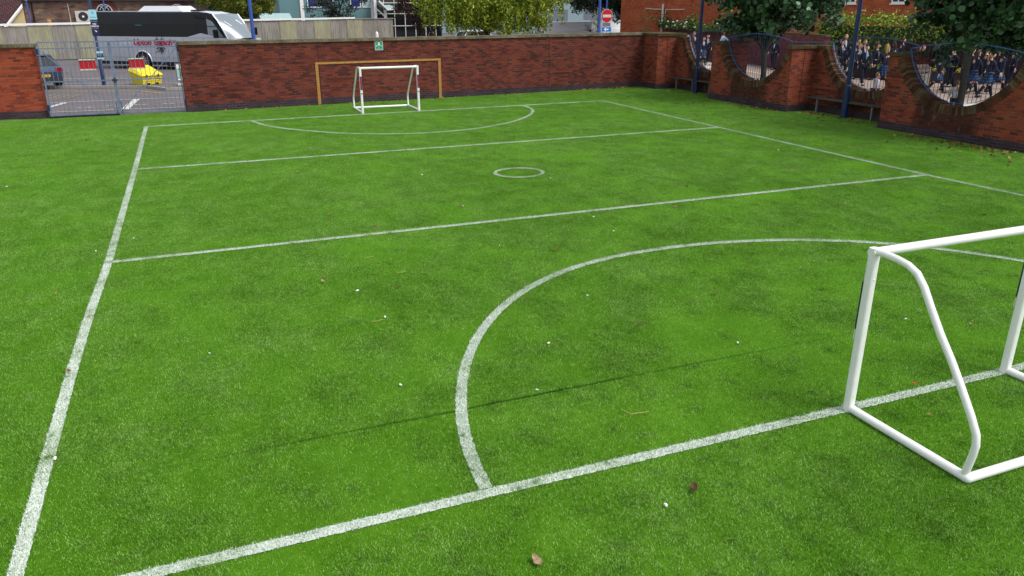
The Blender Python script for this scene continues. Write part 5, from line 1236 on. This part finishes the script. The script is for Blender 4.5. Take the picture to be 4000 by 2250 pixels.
person(21.22, 15.75, 1.14, 75, 'reach', 'small brown haired child in white shirt left of the nearer lamp post', top='tee', bottom='shorts', hair='brown', group=kids)
person(21.4, 14.35, 1.07, 80, 'reach', 'small blond child in white shirt right of the nearer lamp post', top='tee', bottom='shorts', hair='fair', group=kids)
person(21.35, 11.45, 1.08, 130, 'stroll', 'small blond child in white shirt beside the tree trunk in the nearest opening', top='tee', bottom='shorts', hair='fair', group=kids)
# nearest opening
person(29.0, 18.0, 1.6, 80, 'stroll', 'dark suited person close behind the one with the rucksack', hair='dark', top='suit')
person(27.9, 16.3, 1.62, 75, 'stroll', 'pupil in navy blazer with rucksack partly behind the tree trunk', hair='brown', bag=True)
person(28.6, 15.6, 1.6, 78, 'walk_b', 'long haired pupil in navy blazer just behind the blonde ponytail girl', hair='brown', style='long', bottom='skirt')
person(31.0, 18.4, 1.62, 70, 'walk_a', 'dark suited person between the tree trunk and the car wheel, farther back', hair='dark', top='suit')
person(30.6, 16.6, 1.6, 75, 'stroll', 'pupil in dark blazer at the right, nearer than the car', hair='dark', style='long')
person(29.8, 23.2, 1.6, -15, 'stroll', 'fair haired pupil between the two boys with ties in the third opening', hair='fair')
person(28.7, 19.3, 1.5, 40, 'stand', 'orange haired girl at the top left of the nearest opening, on the left', hair='ginger', style='long', bottom='skirt')
person(29.6, 19.9, 1.5, 20, 'stand', 'strawberry haired girl at the top left of the nearest opening, on the right', hair='ginger', style='tail', bottom='skirt')
person(26.96, 16.75, 1.42, 70, 'walk_b', 'small pupil in tartan skirt walking right beside the caution sign', hair='brown', bottom='skirt', style='tail')
person(28.1, 17.2, 1.66, 75, 'walk_a', 'large dark suited person with rucksack striding right of the tartan skirted pupil', hair='dark', top='suit', bag=True)
person(28.3, 16.7, 1.6, 75, 'walk_b', 'dark suited person left of the tree trunk in the nearest opening', hair='brown', top='suit')
person(27.64, 15.85, 1.58, 75, 'walk_a', 'pupil with bare knee and black socks right of the tree trunk', hair='brown', style='long', bottom='skirt')
person(29.6, 17.0, 1.6, 75, 'walk_b', 'dark trousered pupil behind the bare kneed pupil', hair='dark')
person(27.17, 14.93, 1.6, 70, 'walk_a', 'girl with long blonde ponytail and tartan skirt striding right', hair='blonde', style='tail', bottom='skirt')
person(32.0, 18.2, 1.6, 70, 'walk_b', 'pupil far behind the blonde ponytail girl near the car wheel', hair='brown', bottom='skirt')
person(33.4, 18.6, 1.7, 75, 'walk_a', 'dark clothed person at the right end of the nearest opening', hair='dark', top='suit')
person(22.8, 69.0, 1.78, 60, 'stroll', 'man in navy suit walking before the glazed entrance', hair='brown', top='suit', tie=True, z0=0, group=None)

# ------------------------------------------------------------------ fallen leaves and litter
def mk_dead():
    t = NT('dead_leaf'); oi_ = t.n('ObjectInfo').outputs['Random']; return t.out(t.ramp(oi_, [(0, C('#6b4e30')), (.35, C('#8a6a42')), (.6, C('#b39455')), (.8, C('#7f8a3a')), (1, C('#c2b56a'))]), .8)
M['dead_leaf'] = mk_dead(); M['feather'] = plain('feather', '#f0f0ee', .7, var=.05); M['straw'] = plain('straw', '#b9a56a', .8)
def leaf_mesh(seed, curl):
    r = np.random.default_rng(seed); b = MB(); n = 6; 
    for i in range(n+1):
        u = i/n; w_ = .30*math.sin(math.pi*min(.97, u*.93+.04))**.7*(1+r.normal(0, .12)); z = curl*(u-.5)**2*1.6+r.normal(0, .01)+.06
        b.v += [(u-.5, -w_, z+curl*.30), (u-.5, 0, z), (u-.5, w_, z+curl*.22)]
    for i in range(n):
        for j in range(2): b.f.append((3*i+j, 3*i+3+j, 3*i+4+j, 3*i+1+j))
    b.tube([(-.5, 0, .06+curl*.4), (-.72, .04, .09)], .015, 4); return b
protos = []
for k in range(4):
    o = leaf_mesh(50+k, (.25, .5, .15, .4)[k]).build('fallen_leaf', M['dead_leaf'], None, smooth=True); protos.append(o)
used = set(); lr = random.Random(11)
def drop(x, y, s, label, group, k=None, z=.02, mat=None):
    k = lr.randrange(4) if k is None else k
    if k in used: o = protos[k].copy(); COL.objects.link(o)
    else: o = protos[k]; used.add(k)
    o.location = (x, y, z); o.rotation_euler = (lr.uniform(-.25, .25), lr.uniform(-.25, .25), lr.uniform(0, 6.28)); o.scale = (s, s*lr.uniform(.6, 1.1), s)
    tag(o, label, 'leaf', group); return o
big = [(3.022, -0.824, .10, 'large pale brown leaf at the very bottom of the picture'), (4.369, -0.55, .10, 'dark curled brown leaf left of the near goal back corner'), (6.939, 2.729, .075, 'crumpled brown leaf inside the near arc, highest of three'),
 (5.604, 2.252, .06, 'brown leaf with a long stalk inside the near arc, middle of three'), (5.036, 2.182, .055, 'small tan leaf inside the near arc, lowest of three'), (-0.045, 3.311, .07, 'orange brown leaf lying on the left touchline'),
 (7.214, 0.063, .055, 'orange leaf touching the goal line inside the near goal'), (6.851, -.402, .045, 'small tan leaf on the turf inside the near goal frame')]
for (x, y, s_, lb), hx in zip(big, ('#b39a78', '#5c3b26', '#7a5230', '#6b4a2c', '#b08a5a', '#b0693a', '#b5652c', '#b39055')):
    o = drop(x, y, s_, lb, None); o.material_slots[0].link = 'OBJECT'; o.material_slots[0].material = plain('leaf_tone', hx, .85, var=.4, scale=40)
gl = 'dry leaves scattered on the turf'; lb = 'small dry leaf scattered on the turf among many'
for x, y in [(8.12, 3.566), (10.675, 2.349), (2.665, 5.127), (3.457, 4.448), (9.065, 7.995), (8.952, .878)]: drop(x, y, .06, lb, gl)
cnt = 0
while cnt < 285:
    x = lr.uniform(-6, 20.3); y = lr.uniform(3.5, 24.6); wgt = .06+1.1*max(0, (x-13.5)/6)**1.4+.55*max(0, (y-20.5)/4)**1.6
    if lr.random() > wgt: continue
    if y > 23.5+(x-1.2)*.085 or (x > 19.3 and not 12.4 < y < 16 and not 20.5 < y < 24): continue
    drop(x, y, lr.uniform(.045, .11), lb, gl); cnt += 1
def litter(name, pts, size, seed):
    r = np.random.default_rng(seed); V, F = leaves(np.array(pts), size, r, 0, True, .9); V[:, 2] = np.maximum(V[:, 2], .004)
    return tag(npmesh(name, V, F, M['litter']), kind='stuff')
M['litter'] = mk_leaf('litter', [(.15, '#4a3018'), (.4, '#70502a'), (.65, '#927640'), (.9, '#6e6c34')], .8)
r = np.random.default_rng(60); pts = []
def along(a, c, n, sp, lump=None):
    a = np.array(a, float); c = np.array(c, float); d = unit(c-a); nn = np.array([d[1], -d[0]])
    for _ in range(n):
        u = r.uniform(0, 1)
        if lump is not None: u = float(np.clip(r.normal(lump, .16), 0, 1))
        q = a+(c-a)*u+nn*abs(r.normal(0, sp)); pts.append((q[0], q[1], r.uniform(.012, .04)))
along(on_back(LB-.1, -.1), on_back(LB-4.2, -.1), 0, .1)
for n_, s0, s1, sp in ((90, 16.8, 18.3, .16), (50, 14.5, 17.5, .10), (45, 5, 14, .09), (30, .5, 9, .12)):
    a, c = on_back(s0, -.06), on_back(s1, -.06); d = wn*-1
    for _ in range(n_):
        q = a+(c-a)*r.uniform(0, 1)+d*abs(r.normal(0, sp)); pts.append((q[0], q[1], r.uniform(.012, .04)))
for n_, y0, y1, x0, sp in ((150, 7.9, 11.0, 19.3, .45), (55, 16.3, 19.2, 19.4, .16), (40, 14.9, 15.7, 20.1, .18), (30, 20.6, 24, 20.1, .3), (40, 12.5, 16, 20.1, .4), (50, 4, 8, 19.5, .8)):
    for _ in range(n_): pts.append((x0-abs(r.normal(0, sp)), r.uniform(y0, y1), r.uniform(.012, .045)))
litter('leaf_litter', pts, .075, 61)
fb = MB(); fb.ell((0, 0, .35), (.5, .28, .3), 8, 5); fb.ell((.35, .2, .3), (.3, .2, .2), 7, 4)
fo = fb.build('feather', M['feather'], None, smooth=True); first = True
fl_ = {0: 'white fluff below the arc middle, upper of two', 3: 'white fluff near the bottom of the picture beside a dark leaf', 4: 'white fluff just right of the left touchline near the bottom'}
for i, (x, y) in enumerate([(3.071, 3.514), (2.82, 1.846), (4.473, 2.171), (4.086, -.636), (.046, 1.657), (1.21, 3.259), (-.183, 7.532), (6.293, 1.446), (2.957, 4.485), (5.488, 3.267), (3.947, 1.284), (8.431, 1.263), (7.168, 5.632), (5.261, 5.601), (5.58, 10.869), (7.91, 9.564), (7.29, 6.51), (.283, 8.051), (5.517, 8.027), (-2.205, 12.891)]):
    o = fo if first else fo.copy()
    if not first: COL.objects.link(o)
    first = False; s_ = (.038, .034, .036, .038, .038)[i] if i < 5 else lr.uniform(.02, .036)
    o.location = (x, y, .012); o.scale = (s_, s_, s_); o.rotation_euler = (0, 0, lr.uniform(0, 6.28))
    if i in fl_: tag(o, fl_[i], 'feather')
    else: tag(o, 'tiny white scrap of fluff on the turf', 'feather', 'white scraps scattered on the turf')
so = None
for i, (x, y, lb_) in enumerate([(3.358, 5.735, 'pale straw stalk in the middle of the turf, uppermost'), (2.964, 3.421, 'short pale straw stalk left of the near arc'), (4.56, .565, 'bent pale straw stalk inside the near arc'), (3.622, 4.935, 'thin pale straw stalk just above the near arc')]):
    b = MB(); b.tube([(-.09, .10, .03), (-.05, 0, .025), (.11, -.03, .03)] if i == 2 else [(-.06, .01, .03), (0, 0, .028), (.07, .02, .03)], .003, 5)
    o = b.build('straw_stalk', M['straw']); o.location = (x, y, .0); tag(o, lb_, 'straw')
